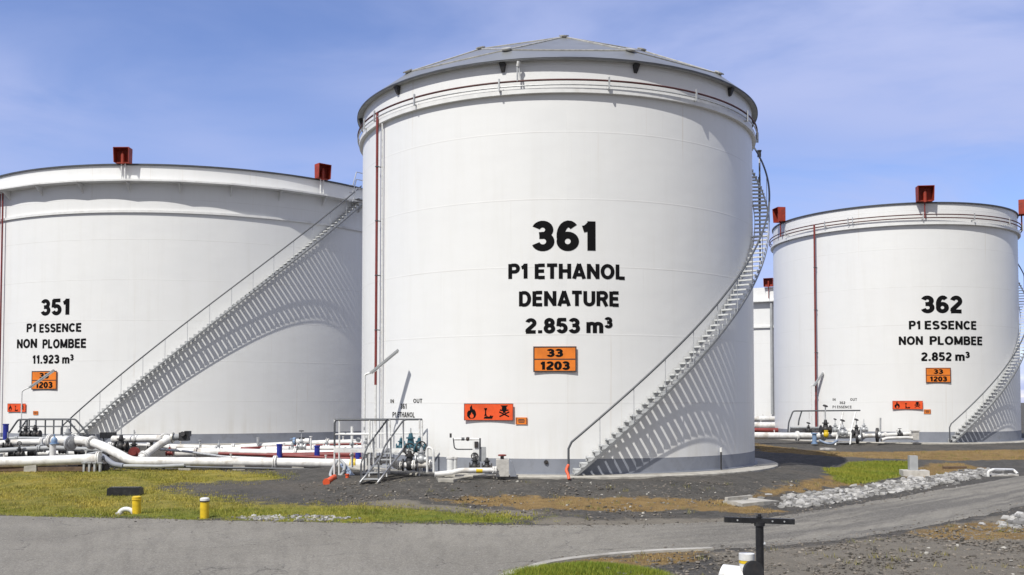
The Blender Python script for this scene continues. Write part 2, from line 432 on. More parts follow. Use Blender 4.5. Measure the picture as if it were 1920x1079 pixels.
GRASS_LEFT = gp([(-120, 893), (60, 886), (200, 881), (330, 881), (420, 883), (500, 889), (525, 896), (500, 902), (400, 903), (320, 908), (300, 916), (360, 927), (470, 944), (560, 950), (700, 948), (800, 957), (930, 966), (1000, 968), (990, 975), (925, 981), (640, 980), (380, 975), (0, 967), (-120, 965)])
GRASS_RIGHT = gp([(1545, 880), (1590, 868), (1640, 865), (1708, 866), (1712, 884), (1690, 892), (1600, 909), (1570, 905), (1556, 893)])
GRASS_HUMP = [(1.25 + 1.45 * math.cos(t), 16.1 + 1.15 * math.sin(t)) for t in [i * math.pi / 8 for i in range(16)]]
DRY = [gp(p) for p in (
    [(800, 938), (870, 931), (1000, 930), (1100, 933), (1250, 935), (1370, 938), (1400, 945), (1350, 953), (1250, 958), (1100, 958), (980, 955), (900, 946)],
    [(1412, 831), (1440, 836), (1520, 845), (1600, 848), (1750, 846), (1990, 842), (1990, 862), (1800, 864), (1700, 862), (1600, 858), (1500, 852), (1420, 846)],
    [(1700, 884), (1745, 869), (1800, 868), (1850, 878), (1800, 886), (1760, 897), (1700, 899)],
    [(1310, 946), (1390, 942), (1420, 950), (1470, 960), (1400, 964), (1300, 957)],
    [(1560, 893), (1620, 909), (1560, 915), (1480, 925), (1400, 935), (1420, 922), (1500, 908)],
    [(950, 1079), (1010, 1062), (1100, 1048), (1200, 1040), (1330, 1034), (1300, 1052), (1200, 1062), (1130, 1060), (1050, 1068), (990, 1100)],
    [(1700, 1000), (1780, 985), (1920, 975), (1980, 970), (1980, 1010), (1850, 1015), (1750, 1010)],
    [(-100, 883), (60, 881), (190, 877), (190, 886), (60, 890), (-100, 897)],
)]
PALE = [gp(p) for p in (
    [(650, 938), (760, 940), (900, 955), (1060, 962), (1000, 968), (860, 962), (700, 947)],
    [(1330, 1037), (1480, 1031), (1600, 1016), (1720, 998), (1850, 974), (1970, 950), (1970, 1140), (1500, 1140), (1400, 1085), (1340, 1055)],
    [(1000, 972), (1180, 974), (1400, 970), (1400, 984), (1200, 988), (1000, 984)],
)]
ROAD_U = gp([(-700, 950), (-80, 966), (150, 971), (300, 974), (480, 978), (640, 981), (800, 983), (930, 985), (1050, 986), (1200, 984), (1350, 979), (1450, 970), (1550, 955), (1650, 938), (1750, 921), (1850, 904), (1960, 886), (2150, 866), (2400, 850)])
ROAD_L = gp([(-2000, 1400), (-300, 1330), (50, 1300), (300, 1280), (480, 1260), (640, 1220), (760, 1170), (860, 1125), (950, 1081), (1060, 1052), (1170, 1040), (1330, 1031), (1470, 1024), (1600, 1010), (1720, 990), (1850, 966), (1960, 938), (2150, 900), (2400, 876)])
ROADP = ROAD_U + ROAD_L[::-1]

def axis(lo, hi, step, far):
    c = list(np.arange(lo, hi + 1e-6, step)); d = step; a = lo; left = []
    while a > -far: d *= 1.22; a -= d; left.append(a)
    d = step; b = hi; right = []
    while b < far: d *= 1.22; b += d; right.append(b)
    return np.array(left[::-1] + c + right)
gx = axis(-26, 36, .22, 3200); gy = axis(13.5, 62, .22, 3200)
GX, GY = np.meshgrid(gx, gy); Z = hbase(GX, GY)
rsd = sd_poly(ROADP, GX, GY); inroad = sstep(-.7, -.05, rsd); deep = sstep(.15, .6, rsd)
def wob(X, Y, k=1.0):
    return (np.sin(X * 1.7 * k + 1.3 * np.sin(Y * .9 * k)) + np.sin(Y * 2.3 * k + 1.7 * np.sin(X * 1.1 * k + 2)) + .6 * np.sin(X * 4.1 * k + Y * 3.3 * k)) / 2.6
near = np.clip(1 - np.hypot(GX, GY - 30) / 60, 0, 1)
Z = Z + (wob(GX, GY) * .035 + wob(GX + 9, GY, 2.7) * .018 + np.random.normal(0, .008, GX.shape)) * (1 - inroad) * near - .04 * deep
far = sstep(120, 500, np.hypot(GX, GY)); Z = Z - far * .8
ny, nx = GX.shape
vs = np.stack([GX, GY, Z], -1).reshape(-1, 3)
idx = np.arange(nx * ny).reshape(ny, nx)
fs = np.stack([idx[:-1, :-1], idx[:-1, 1:], idx[1:, 1:], idx[1:, :-1]], -1).reshape(-1, 4)
gm = bpy.data.meshes.new('ground'); gm.from_pydata(vs.tolist(), [], fs.tolist())
gm.polygons.foreach_set('use_smooth', [True] * len(gm.polygons))
def zone(polys, soft): 
    v = np.zeros(GX.shape)
    for p in polys: v = np.maximum(v, np.clip(sd_poly(p, GX, GY) / soft * .5 + .5, 0, 1))
    return v
zr = np.maximum(zone([GRASS_LEFT], 1.7), zone([GRASS_RIGHT, GRASS_HUMP], .9)); zg = zone(DRY, .9); zb = zone(PALE, .8)
# the green in the left field grows richer towards the road and along the right patch
lush = np.maximum.reduce([np.clip(sd_poly(GRASS_RIGHT, GX, GY) / 1.2 + .6, 0, .75), np.clip(sd_poly(GRASS_HUMP, GX, GY) / .6 + .7, 0, 1), sstep(28.5, 24.5, GY) * sstep(2, -1, np.abs(GX + 4) - 9)])
ca = gm.color_attributes.new('zone', 'FLOAT_COLOR', 'POINT')
ca.data.foreach_set('color', np.stack([zr, zg, zb, lush], -1).reshape(-1).astype(np.float32))

def ground_mat():
    m = bpy.data.materials.new('yard_ground'); m.use_nodes = True
    t = NT(m.node_tree); b = t.n['Principled BSDF']
    o = t.new('ShaderNodeTexCoord').outputs['Object']
    at = t.new('ShaderNodeAttribute', attribute_name='zone')
    s = t.new('ShaderNodeSeparateColor'); t.put(s.inputs[0], at.outputs['Color'])
    def msk(ch, sc, amp=1.0, lo=.42, hi=.62):
        n = t.noise(o, sc, 6, .62)
        return t.ramp(t.math('ADD', ch, t.math('MULTIPLY', t.math('SUBTRACT', n, .5), amp)), lo, hi)
    big = t.noise(o, .35, 4); mid = t.noise(o, 2.2, 6, .65); fine = t.noise(o, 26, 5, .7); vf = t.noise(o, 80, 3, .7)
    grav = t.mix(t.ramp(mid, .3, .72), (.066, .063, .058, 1), (.112, .104, .094, 1))
    grav = t.mix(t.ramp(big, .45, .68, 0, .55), grav, (.135, .118, .098, 1))
    vo = t.new('ShaderNodeTexVoronoi'); t.put(vo.inputs['Vector'], o); vo.inputs['Scale'].default_value = 17
    vr = t.new('ShaderNodeSeparateColor'); t.put(vr.inputs[0], vo.outputs['Color'])
    grav = t.mix(t.ramp(vr.outputs[0], .6, 1.0, 0, .4), grav, (.19, .18, .168, 1))
    grav = t.mix(t.ramp(fine, .3, .7, .35, 0), grav, (.03, .03, .031, 1))
    pale = t.mix(mid, (.125, .112, .092, 1), (.245, .22, .182, 1))
    c = t.mix(msk(s.outputs[2], 1.2), grav, pale)
    dry = t.mix(t.ramp(mid, .3, .7), (.19, .125, .055, 1), (.30, .205, .088, 1)); dry = t.mix(t.ramp(fine, .35, .75, 0, .6), dry, (.105, .07, .036, 1))
    c = t.mix(msk(s.outputs[1], 1.5, 1.0), c, dry)
    gr = t.mix(t.ramp(mid, .3, .7), (.155, .155, .03, 1), (.32, .265, .065, 1))
    lushc = t.mix(t.ramp(mid, .3, .7), (.08, .14, .014, 1), (.17, .20, .022, 1))
    gr = t.mix(t.math('MULTIPLY', at.outputs['Alpha'], .85), gr, lushc)
    gr = t.mix(t.ramp(fine, .4, .75, 0, .6), gr, (.05, .05, .017, 1))
    c = t.mix(msk(s.outputs[0], 1.1, .9), c, gr)
    t.put(b.inputs['Base Color'], c); b.inputs['Roughness'].default_value = .95
    b.inputs['Specular IOR Level'].default_value = .15
    bp = t.new('ShaderNodeBump'); bp.inputs['Strength'].default_value = .9; bp.inputs['Distance'].default_value = .06
    t.put(bp.inputs['Height'], t.math('ADD', t.math('MULTIPLY', fine, .7), t.math('ADD', mid, t.math('MULTIPLY', vf, .35)))); t.put(b.inputs['Normal'], bp.outputs[0])
    return m
gm.materials.append(ground_mat())
go = bpy.data.objects.new('ground', gm); COL.objects.link(go); tag(go, kind='structure')

def road_mat():
    m = bpy.data.materials.new('worn_tarmac'); m.use_nodes = True
    t = NT(m.node_tree); b = t.n['Principled BSDF']
    o = t.new('ShaderNodeTexCoord').outputs['Object']; uv = t.new('ShaderNodeTexCoord').outputs['UV']
    big = t.noise(o, .3, 5); mid = t.noise(o, 1.6, 6, .6); fine = t.noise(o, 45, 4, .7)
    tr = t.noise(t.mapping(uv, scale=(5, 2.2, 1)), 3.0, 4, .55, .3)
    c = t.mix(t.ramp(big, .3, .7), (.200, .185, .155, 1), (.258, .240, .203, 1))
    c = t.mix(t.ramp(tr, .42, .68, 0, .5), c, (.150, .138, .116, 1))
    sx = t.new('ShaderNodeSeparateXYZ'); t.put(sx.inputs[0], o)
    dk = t.ramp(t.math('ADD', sx.outputs[0], t.math('MULTIPLY', mid, 2)), 2.0, 8.0)
    tr2 = t.noise(t.mapping(uv, scale=(.55, 4.2, 1)), 1.6, 5, .55, .4)
    c = t.mix(t.math('MULTIPLY', dk, t.ramp(tr2, .40, .60, .75, .0)), c, (.078, .073, .066, 1))
    c = t.mix(t.ramp(mid, .5, .75, 0, .35), c, (.17, .16, .145, 1))
    c = t.mix(t.ramp(fine, .35, .7, .35, 0), c, (.10, .096, .09, 1))
    spk = t.new('ShaderNodeTexVoronoi'); t.put(spk.inputs['Vector'], o); spk.inputs['Scale'].default_value = 2.6
    c = t.mix(t.ramp(spk.outputs['Distance'], .02, .07, .6, 0), c, (.06, .06, .055, 1))
    cr = t.new('ShaderNodeTexVoronoi', feature='DISTANCE_TO_EDGE'); wv = t.new('ShaderNodeVectorMath', operation='ADD'); t.put(wv.inputs[0], o)
    nz = t.new('ShaderNodeTexNoise'); t.put(nz.inputs['Vector'], o); nz.inputs['Scale'].default_value = 1.3; nz.inputs['Detail'].default_value = 5; t.put(wv.inputs[1], nz.outputs['Color'])
    t.put(cr.inputs['Vector'], wv.outputs[0]); cr.inputs['Scale'].default_value = .42
    c = t.mix(t.math('MULTIPLY', t.ramp(cr.outputs['Distance'], .002, .012, .7, 0), t.ramp(t.noise(o, .5, 2), .45, .6)), c, (.06, .055, .05, 1))
    ag = t.new('ShaderNodeTexVoronoi'); t.put(ag.inputs['Vector'], o); ag.inputs['Scale'].default_value = 42
    asx = t.new('ShaderNodeSeparateColor'); t.put(asx.inputs[0], ag.outputs['Color'])
    c = t.mix(t.ramp(asx.outputs[0], .5, 1.0, 0, .4), c, (.36, .34, .31, 1)); c = t.mix(t.ramp(asx.outputs[1], .6, 1.0, 0, .4), c, (.09, .085, .08, 1))
    t.put(b.inputs['Base Color'], c); b.inputs['Roughness'].default_value = .9; b.inputs['Specular IOR Level'].default_value = .2
    bp = t.new('ShaderNodeBump'); bp.inputs['Strength'].default_value = .5; bp.inputs['Distance'].default_value = .015
    t.put(bp.inputs['Height'], t.math('ADD', fine, t.math('MULTIPLY', mid, 1.5))); t.put(b.inputs['Normal'], bp.outputs[0])
    return m
def resample(pts, n):
    pts = np.array(pts); d = np.r_[0, np.arange(1, len(pts))]
    t = np.linspace(0, len(pts) - 1, n)
    return np.stack([np.interp(t, d, pts[:, 0]), np.interp(t, d, pts[:, 1])], -1)
NR, MR = 420, 28
ru, rl = resample(ROAD_U, NR), resample(ROAD_L, NR)
jit = lambda n, a: np.convolve(np.random.normal(0, a, n + 8), np.ones(3) / 3, 'same')[4:-4]
ru[:, 1] += jit(NR, .09); rl[:, 1] += jit(NR, .09)
tt = np.linspace(0, 1, MR)[None, :, None]
rp = ru[:, None] * (1 - tt) + rl[:, None] * tt
rz = hbase(rp[..., 0], rp[..., 1]) + .004
rv = np.concatenate([rp, rz[..., None]], -1).reshape(-1, 3)
ri = np.arange(NR * MR).reshape(NR, MR)
rf = np.stack([ri[:-1, :-1], ri[:-1, 1:], ri[1:, 1:], ri[1:, :-1]], -1).reshape(-1, 4)
rm = bpy.data.meshes.new('road'); rm.from_pydata(rv.tolist(), [], rf.tolist()); rm.polygons.foreach_set('use_smooth', [True] * len(rm.polygons))
uvl = rm.uv_layers.new(name='UVMap'); U = np.repeat(np.linspace(0, 1, NR), MR); V = np.tile(np.linspace(0, 1, MR), NR)
li = np.zeros(len(rm.loops), int); rm.loops.foreach_get('vertex_index', li)
uvl.data.foreach_set('uv', np.stack([U[li] * 8, V[li]], -1).reshape(-1).astype(np.float32))
rm.materials.append(road_mat()); rm.update()
if rm.polygons[0].normal.z < 0: rm.flip_normals()
ro = bpy.data.objects.new('road', rm); COL.objects.link(ro); tag(ro, kind='structure')

# flush kerb of pale concrete along the near edge of the road
kp = [Vector((*p, 0)) for p in gp([(925, 1092), (960, 1077), (1010, 1062), (1060, 1052), (1110, 1046), (1170, 1040), (1240, 1035), (1335, 1031)])]
kp = [Vector((p.x, p.y, float(hbase(p.x, p.y)) - .02)) for p in bez(kp, 8)]
mb = MB()
for i in range(len(kp) - 1):
    a, b = kp[i], kp[i + 1]; d = (b - a); L = d.length; d.normalize(); nrm = Vector((-d.y, d.x, 0)).normalized()
    mb.obox((a + b) / 2, d, nrm, d.cross(nrm), L + .004, .20, .13)
tag(mb.build('kerb', 'conc'), kind='structure')

# ------------------------------------------------------------------ tanks
def tank_object(T, label, shell, top, base_h, found, z0, name='storage_tank', n=192):
    c, R = T['c'], T['R']; t = thing(name, (c[0], c[1], z0), label, 'storage tank', 'storage tanks of the depot')
    MB().lathe(c, [(R, z0 + base_h), (R, top)], n).build('shell', shell, t)
    MB().lathe(c, [(R + .004, z0), (R + .004, z0 + base_h - .002), (R - .02, z0 + base_h - .002)], n).lathe(c, [(R + .12, z0 - .01), (R + .12, z0 + .03), (R, z0 + .03)], n).build('base_band', 'base', t)
    f = MB().lathe(c, [(found, z0 - .45), (found, z0 - .03), (found - .05, z0 - .005), (R - .1, z0)], n)
    f.build('foundation_ring', 'conc', t)
    return t
def girder(T, t, z, wd, h, name, m='white', n=192, poly=None, under=True):
    c, R = T['c'], T['R']; k = poly or n
    MB().lathe(c, [(R, z - h), (R + wd, z - h), (R + wd, z), (R, z + (.02 if poly is None else .0))], k, smooth=poly is None).build(name, m, t)

# --- 361, the middle tank with its faceted dome
c1, R1 = T1['c'], T1['R']; TOP1 = 14.1
t1 = tank_object(T1, 'tall white tank numbered 361 with a grey faceted dome roof', 'shell1', TOP1 + .07, .52, 9.05, 0.0)
girder(T1, t1, 13.18, .15, .16, 'wind_girder')
MB().lathe(c1, [(R1, TOP1 + .066), (R1 + .22, TOP1 + .056)], 192).build('soffit', 'grey', t1)
MB().lathe(c1, [(R1 + .22, TOP1 + .05), (R1 + .24, TOP1 + .05), (R1 + .24, TOP1 + .10), (R1 - .1, TOP1 + .122)], 192).build('eave_ring', 'rimd', t1)
rings = [(0.0, 17.12, [0.0]), (4.5, 16.36, [R_(1.5 + 45 * k) for k in range(8)]), (7.72, 14.78, [R_(.9 + 16.36 + 32.727 * k) for k in range(11)]), (R1 + .21, TOP1 + .125, [R_(360 / 66 * k) for k in range(66)])]
pts = []; ids = []
for r, z, an in rings:
    an = sorted(a % (2 * math.pi) for a in an); ids.append([(a, len(pts) + i) for i, a in enumerate(an)]); pts += [cp(c1, r, a, z) for a in an]
fc = []
for a in range(3):
    A, B = ids[a], ids[a + 1]
    if len(A) == 1:
        for j in range(len(B)): fc.append((A[0][1], B[j][1], B[(j + 1) % len(B)][1]))
        continue
    i = j = 0; nA, nB = len(A), len(B)
    while i < nA or j < nB:
        an = A[i % nA][0] + 2 * math.pi * (i // nA); bn = B[j % nB][0] + 2 * math.pi * (j // nB)
        an1 = A[(i + 1) % nA][0] + 2 * math.pi * ((i + 1) // nA); bn1 = B[(j + 1) % nB][0] + 2 * math.pi * ((j + 1) // nB)
        if (j >= nB) or (i < nA and an1 + an < bn1 + bn): fc.append((A[i % nA][1], B[j % nB][1], A[(i + 1) % nA][1])); i += 1
        else: fc.append((A[i % nA][1], B[j % nB][1], B[(j + 1) % nB][1])); j += 1
dome = MB().add(pts, fc).build('dome_roof', 'alu', t1)
rb = MB()
for f in fc:
    for k in range(3):
        p, q = f[k], f[(k + 1) % 3]
        if p < q and not (p >= 20 and q >= 20) and (p < 20 and q < 20): rb.tube([pts[p] + Vector((0, 0, .02)), pts[q] + Vector((0, 0, .02))], .028, 5)
rb.build('roof_batten', 'cover', dome)
for i in range(20):
    p = pts[i]; dn = Vector((p.x - c1[0], p.y - c1[1], 14)).normalized()
    MB().disc(p + dn * .06, dn, .19, .04, 12).disc(p + dn * .03, dn, .12, .07, 10).build('hub_cover', 'cover', dome)
for a in rings[2][2]:
    ax = Vector((math.cos(a), math.sin(a), 0)); ou = Vector((math.sin(a), -math.cos(a), 0))
    p = cp(c1, R1, a, TOP1 + .03)
    mbx = MB(); mbx.add([p - ax * .11, p + ax * .11, p + ax * .11 + ou * .18, p - ax * .11 + ou * .18, p - ax * .06 - Vector((0, 0, .28)), p + ax * .06 - Vector((0, 0, .28)), p + ax * .05 + ou * .09 - Vector((0, 0, .25)), p - ax * .05 + ou * .09 - Vector((0, 0, .25))],
            [(3, 2, 1, 0), (4, 5, 6, 7), (0, 1, 5, 4), (1, 2, 6, 5), (2, 3, 7, 6), (3, 0, 4, 7)])
    mbx.build('eave_bracket', 'iron', t1)
for s, bx in (('361', (998, 1120, 415, 470)), ('P1 ETHANOL', (953, 1172, 495, 523)), ('DENATURE', (973, 1161, 546, 574)), ('2.853 m³', (985, 1148, 597, 625))):
    text_on_shell(T1, s, bx, 'painted_lettering', t1)
for s, bx in (('IN', (732, 739, 749, 756)), ('OUT', (775, 792, 748, 756)), ('361', (751, 763, 757, 767)), ('P1 ETHANOL', (736, 778, 773, 783))):
    text_on_shell(T1, s, bx, 'painted_lettering', t1, hw=.085)

# --- 362, the right tank
c2, R2 = T2['c'], T2['R']; TOP2 = 14.45
t2 = tank_object(T2, 'white open topped tank numbered 362 at the right edge', 'shell2', TOP2, .62, 8.6, 0.03)
girder(T2, t2, 13.3, .18, .16, 'wind_girder')
MB().lathe(c2, [(R2 - .02, TOP2 - .02), (R2 + .07, TOP2 - .02), (R2 + .07, TOP2 + .06), (R2 - .03, TOP2 + .06)], 192, closed=True).build('rim_angle', 'rimd', t2)
MB().lathe(c2, [(R2 - .05, TOP2), (R2 - .05, TOP2 - 2), (.1, TOP2 - 2)], 96).build('floating_roof', 'steel', t2)
for s, bx in (('362', (1727, 1804, 555, 587)), ('P1 ESSENCE', (1704, 1831, 602, 618)), ('NON  PLOMBEE', (1685, 1842, 631, 647)), ('2.852 m³', (1727, 1818, 661, 677))):
    text_on_shell(T2, s, bx, 'painted_lettering', t2)
for s, bx in (('IN', (1561, 1567, 747, 752)), ('OUT', (1594, 1607, 747, 752)), ('362', (1574, 1585, 753, 758)), ('P1 ESSENCE', (1561, 1597, 761, 766))):
    text_on_shell(T2, s, bx, 'painted_lettering', t2, hw=.08)

# --- 351, the broad tank on the left
c0, R0 = T0['c'], T0['R']; TOP0 = 16.02
t0 = tank_object(T0, 'broad white open topped tank numbered 351 on the left', 'shell0', TOP0, .55, 16.2, 0.06, n=256)
girder(T0, t0, 15.08, .68, .10, 'walkway_girder', poly=34)
girder(T0, t0, 13.42, .10, .14, 'wind_girder', n=256)
MB().lathe(c0, [(R0 - .02, TOP0 - .02), (R0 + .09, TOP0 - .02), (R0 + .09, TOP0 + .07), (R0 - .03, TOP0 + .07)], 256, closed=True).build('rim_angle', 'rimd', t0)
MB().lathe(c0, [(R0 - .05, TOP0), (R0 - .05, TOP0 - 2.2), (.1, TOP0 - 2.2)], 96).build('floating_roof', 'steel', t0)
for k in range(34):
    a = 2 * math.pi * k / 34; ou = Vector((math.sin(a), -math.cos(a), 0)); ax = Vector((math.cos(a), math.sin(a), 0)) * .02
    if abs(((a + math.pi) % (2 * math.pi)) - math.pi) > 1.9: continue
    p = cp(c0, R0, a, 14.97); q = p + ou * .6; s_ = p - Vector((0, 0, .55))
    MB().add([p - ax, q - ax, s_ - ax, p + ax, q + ax, s_ + ax], [(0, 1, 2), (5, 4, 3), (0, 3, 4, 1), (1, 4, 5, 2), (2, 5, 3, 0)]).build('gusset', 'white', t0)
for s, bx in (('351', (77, 132, 561, 591)), ('P1 ESSENCE', (50, 153, 607, 623)), ('NON  PLOMBEE', (32, 162, 636, 653)), ('11.923 m³', (61, 138, 666, 682))):
    text_on_shell(T0, s, bx, 'painted_lettering', t0)

# --- the far tank seen between 361 and 362
t3 = tank_object(T3, 'distant white tank glimpsed between tanks 361 and 362', 'shell0', 16.0, .6, 16, 0.0)
girder(T3, t3, 14.4, .6, .14, 'walkway_girder'); girder(T3, t3, 11.4, .2, .2, 'wind_girder')

# ------------------------------------------------------------------ stairs round the tanks
def mesh_only(mb, name, m):
    me = bpy.data.meshes.new(name); me.from_pydata(mb.v, [], mb.f); me.polygons.foreach_set('use_smooth', mb.sm); me.materials.append(M[m]); return me
def spiral_stair(T, th0, z0, rate, z1, ri, ro, label, rise=.2, depth=.225, rail_h=1.0, th_max=None):
    """helical stair: rate is metres of climb per radian"""
    c = T['c']; base = cp(c, (ri + ro) / 2, th0, z0)
    t = thing('spiral_stair', base, label, 'stair', 'stairs up the tanks')
    th1 = th0 + (z1 - z0) / rate; n = int((z1 - z0) / rise); wdt = ro - ri
    mb = MB(); mb.box((0, 0, -.018), (wdt - .03, depth, .036))
    mb.box((0, -depth / 2 + .008, -.045), (wdt - .03, .016, .02))
    for sx in (-1, 1): mb.add([(sx * (wdt / 2 - .02), -depth / 2, -.036), (sx * (wdt / 2 - .02), depth / 2, -.036), (sx * (wdt / 2 - .02), depth / 2, -.09), (sx * (wdt / 2 - .02), -depth / 2, -.17),
                                (sx * (wdt / 2 - .035), -depth / 2, -.036), (sx * (wdt / 2 - .035), depth / 2, -.036), (sx * (wdt / 2 - .035), depth / 2, -.09), (sx * (wdt / 2 - .035), -depth / 2, -.17)],
                               [(0, 1, 2, 3), (7, 6, 5, 4), (0, 4, 5, 1), (1, 5, 6, 2), (2, 6, 7, 3), (3, 7, 4, 0)])
    me = mesh_only(mb, 'tread', 'stair')
    for i in range(1, n + 1):
        th = th0 + (i * rise - .03) / rate
        o = bpy.data.objects.new('tread', me); COL.objects.link(o); o.parent = t
        o.location = cp(c, (ri + ro) / 2, th, z0 + i * rise) - base; o.rotation_euler = (0, 0, th - math.pi / 2)
    k = 120
    for r, nm in ((ro, 'stringer'), (ri + .02, 'stringer')):
        mb = MB(); vs = []
        for i in range(k + 1):
            th = th0 + (th1 - th0) * i / k; z = z0 + (th - th0) * rate
            for dr, dz in ((0, -.19), (.02, -.19), (.02, -.09), (0, -.09)):
                vs.append(cp(c, r + dr, th, max(z + dz, z0 - .02)))
        fs = []
        for i in range(k):
            a = i * 4; b = a + 4
            for j in range(4): fs.append((a + j, a + (j + 1) % 4, b + (j + 1) % 4, b + j))
        fs += [(3, 2, 1, 0), (k * 4, k * 4 + 1, k * 4 + 2, k * 4 + 3)]
        mb.add(vs, fs).build(nm, 'strg' if r == ro else 'stair', t)
    path = [cp(c, ro + .02, th0 - .012, z0 + .02), cp(c, ro + .02, th0 - .012, z0 + rail_h - .12)] + [cp(c, ro + .02, th0 + (th1 - th0) * i / k, z0 + rail_h + .1 + (th1 - th0) * i / k * rate) for i in range(k + 1)]
    MB().tube(path, .038, 8).build('handrail', 'rail', t)
    for i in range(4, n, 5):
        th = th0 + i * rise / rate
        p = cp(c, ro + .02, th, z0 + i * rise - .1); MB().cyl(p, p + Vector((0, 0, rail_h + .18)), .013, 5).build('rail_post', 'steel', t)
    for i in range(6, n, 8):
        th = th0 + i * rise / rate; z = z0 + i * rise - .2
        MB().tube([cp(c, ro, th, z), cp(c, T['R'], th, z - .02)], .025, 5).build('wall_bracket', 'steel', t)
    return t
th, z, _ = cyl_hit(c1, R1 + .66, 1072, 884)
th2, z2, _ = cyl_hit(c1, R1 + .66, 1317, 667)
rate1 = (z2 + .12 - .04) / (th2 - th)
spiral_stair(T1, th, .02, rate1, 13.9, R1 + .05, R1 + .64, 'grey steel stair winding up the right side of tank 361')
tha, za, _ = cyl_hit(c0, R0 + .7, 121, 814)
thb, zb_, _ = cyl_hit(c0, R0 + .7, 655, 398)
rate0 = (zb_ - .2) / (thb - tha)
spiral_stair(T0, tha, .1, rate0, 14.9, R0 + .05, R0 + .72, 'long grey steel stair climbing across the front of tank 351')
thc, zc_, _ = cyl_hit(c2, R2 + .66, 1784, 826)
spiral_stair(T2, thc, .06, rate1 * .97, 13.2, R2 + .05, R2 + .64, 'grey steel stair starting low on tank 362')
print('stair rates', rate1, rate0, tha, thb, zb_)

# small landing with rails at the head of the 351 stair
tl = tha + (14.9 - .1) / rate0
t = thing('stair_landing', cp(c0, R0 + .4, tl, 15.1), 'railed landing at the head of the stair on tank 351', 'landing')
MB().lathe(c0, [(R0 + .02, 15.09), (R0 + .9, 15.09), (R0 + .9, 15.15), (R0 + .02, 15.15)], 14, tl - .02, tl + .14, closed=True, smooth=False).build('deck', 'steel', t)
for zz_ in (15.75, 16.3, 16.75):
    MB().tube([cp(c0, R0 + .9, tl - .07 + .21 * i / 12, zz_ - (.9 if i < 2 else 0)) for i in range(13)], .028, 6).build('rail', 'steel', t)
for i in range(5):
    p = cp(c0, R0 + .9, tl + .14 * i / 4, 15.1); MB().cyl(p, p + Vector((0, 0, 1.65)), .025, 6).build('rail_post', 'steel', t)

# aerial mast near the head of the 361 stair
pm = P(1424, 345, 42.6)
t = thing('mast', (pm.x, pm.y, 8), 'thin mast with a small lantern beside the stair of tank 361', 'mast')
MB().cyl((pm.x, pm.y, pm.z - 3.6), P(1424, 306, 42.6), .035, 8).cyl((pm.x, pm.y, pm.z - 1.2), (pm.x, pm.y, pm.z + .3), .06, 8).build('pole', 'rail', t)
q = P(1424, 306, 42.6)
MB().cyl((pm.x, pm.y, q.z), (pm.x, pm.y, q.z + .28), .022, 6).build('spike', 'railw', t)
MB().cyl((pm.x, pm.y, q.z + .27), (pm.x, pm.y, q.z + .52), .085, 10).disc((pm.x, pm.y, q.z + .54), (0, 0, 1), .11, .04, 10).build('lantern', 'iron', t)

# ------------------------------------------------------------------ fire water rings and risers
def spray_ring(T, zs, label, thr, zlow, off=.2, r=.04, n=160, lean=0.0, rr=.05, brk=None, low_white=None):
    c, R = T['c'], T['R']; t = thing('spray_pipe', cp(c, R + off, thr, zlow), label, 'fire water pipe', 'red fire water pipes on the tanks')
    for z, rad, m in zs:
        MB().tube([cp(c, R + off, 2 * math.pi * i / n, z) for i in range(n)], rad, 7, closed=True).build('ring', m, t)
    ztop = zs[0][0]
    MB().tube([cp(c, R + off, thr, ztop), cp(c, R + off + .02, thr, zlow)], rr, 8).build('riser', 'redpipe', t)
    for i in range(1, 5):
        z = zlow + (ztop - zlow) * i / 5
        MB().tube([cp(c, R, thr, z), cp(c, R + off, thr, z)], .02, 5).torus(cp(c, R + off, thr, z), (0, 0, 1), rr + .012, .018, 10, 5).build('clip', 'rail', t)
    for a in brk:
        a = R_(a); zc_ = zs[0][0]; ou = Vector((math.sin(a), -math.cos(a), 0)); ax = Vector((math.cos(a), math.sin(a), 0))
        mb = MB().obox(cp(c, R + off + .05, a, zc_ - .10), ax, ou, Vector((0, 0, 1)), .05, .06, .42).obox(cp(c, R + off / 2, a, zc_ - .28), ax, ou, Vector((0, 0, 1)), .05, off + .1, .05)
        mb.build('bracket', 'steel', t)
    if low_white:
        MB().tube([cp(c, R + off + .02, thr, zlow), cp(c, R + off + .02, thr, low_white)], rr * .95, 8).build('lower_riser', 'railw', t)
    return t
th, _, _ = cyl_hit(c1, R1 + .2, 706.5, 450); _, zl, _ = cyl_hit(c1, R1 + .2, 705, 722)
spray_ring(T1, [(13.44, .035, 'redring'), (13.27, .025, 'steel')], 'dark red spray pipe circling tank 361 with a thin riser', th, zl, brk=[-66, -58, -40, -16, 10, 34, 58, 80], low_white=.1)
th, _, _ = cyl_hit(c1, R1 + .1, 716, 450)
MB_ = MB().tube([cp(c1, R1 + .1, th, 13.0), cp(c1, R1 + .1, th, .6)], .032, 8)
tag(MB_.build('conduit', 'railw', loc=cp(c1, R1 + .1, th, .6)), 'slim white conduit running down tank 361 beside its red riser', 'conduit')
th, _, _ = cyl_hit(c2, R2 + .22, 1529, 600)
spray_ring(T2, [(13.72, .035, 'redring'), (13.52, .035, 'redring')], 'brown red spray pipe on tank 362 with its long riser', th, .15, off=.24, rr=.06, brk=[-75, -50, -39, -37, -8, 15, 38, 60])
th, _, _ = cyl_hit(c0, R0 + .2, 1, 600)
mb = MB().tube([cp(c0, R0 + .2, th, 14.9), cp(c0, R0 + .2, th, .3)], .05, 8).tube([cp(c0, R0 + .2, th - .02, 14.9), cp(c0, R0 + .2, th - .02, .3)], .045, 8)
tag(mb.build('riser_pipe', 'redpipe', loc=cp(c0, R0 + .2, th, .3)), 'thin red brown riser pipes at the left edge on tank 351', 'fire water pipe')
th, _, _ = cyl_hit(c3 := T3['c'], 15.2, 1447, 650)
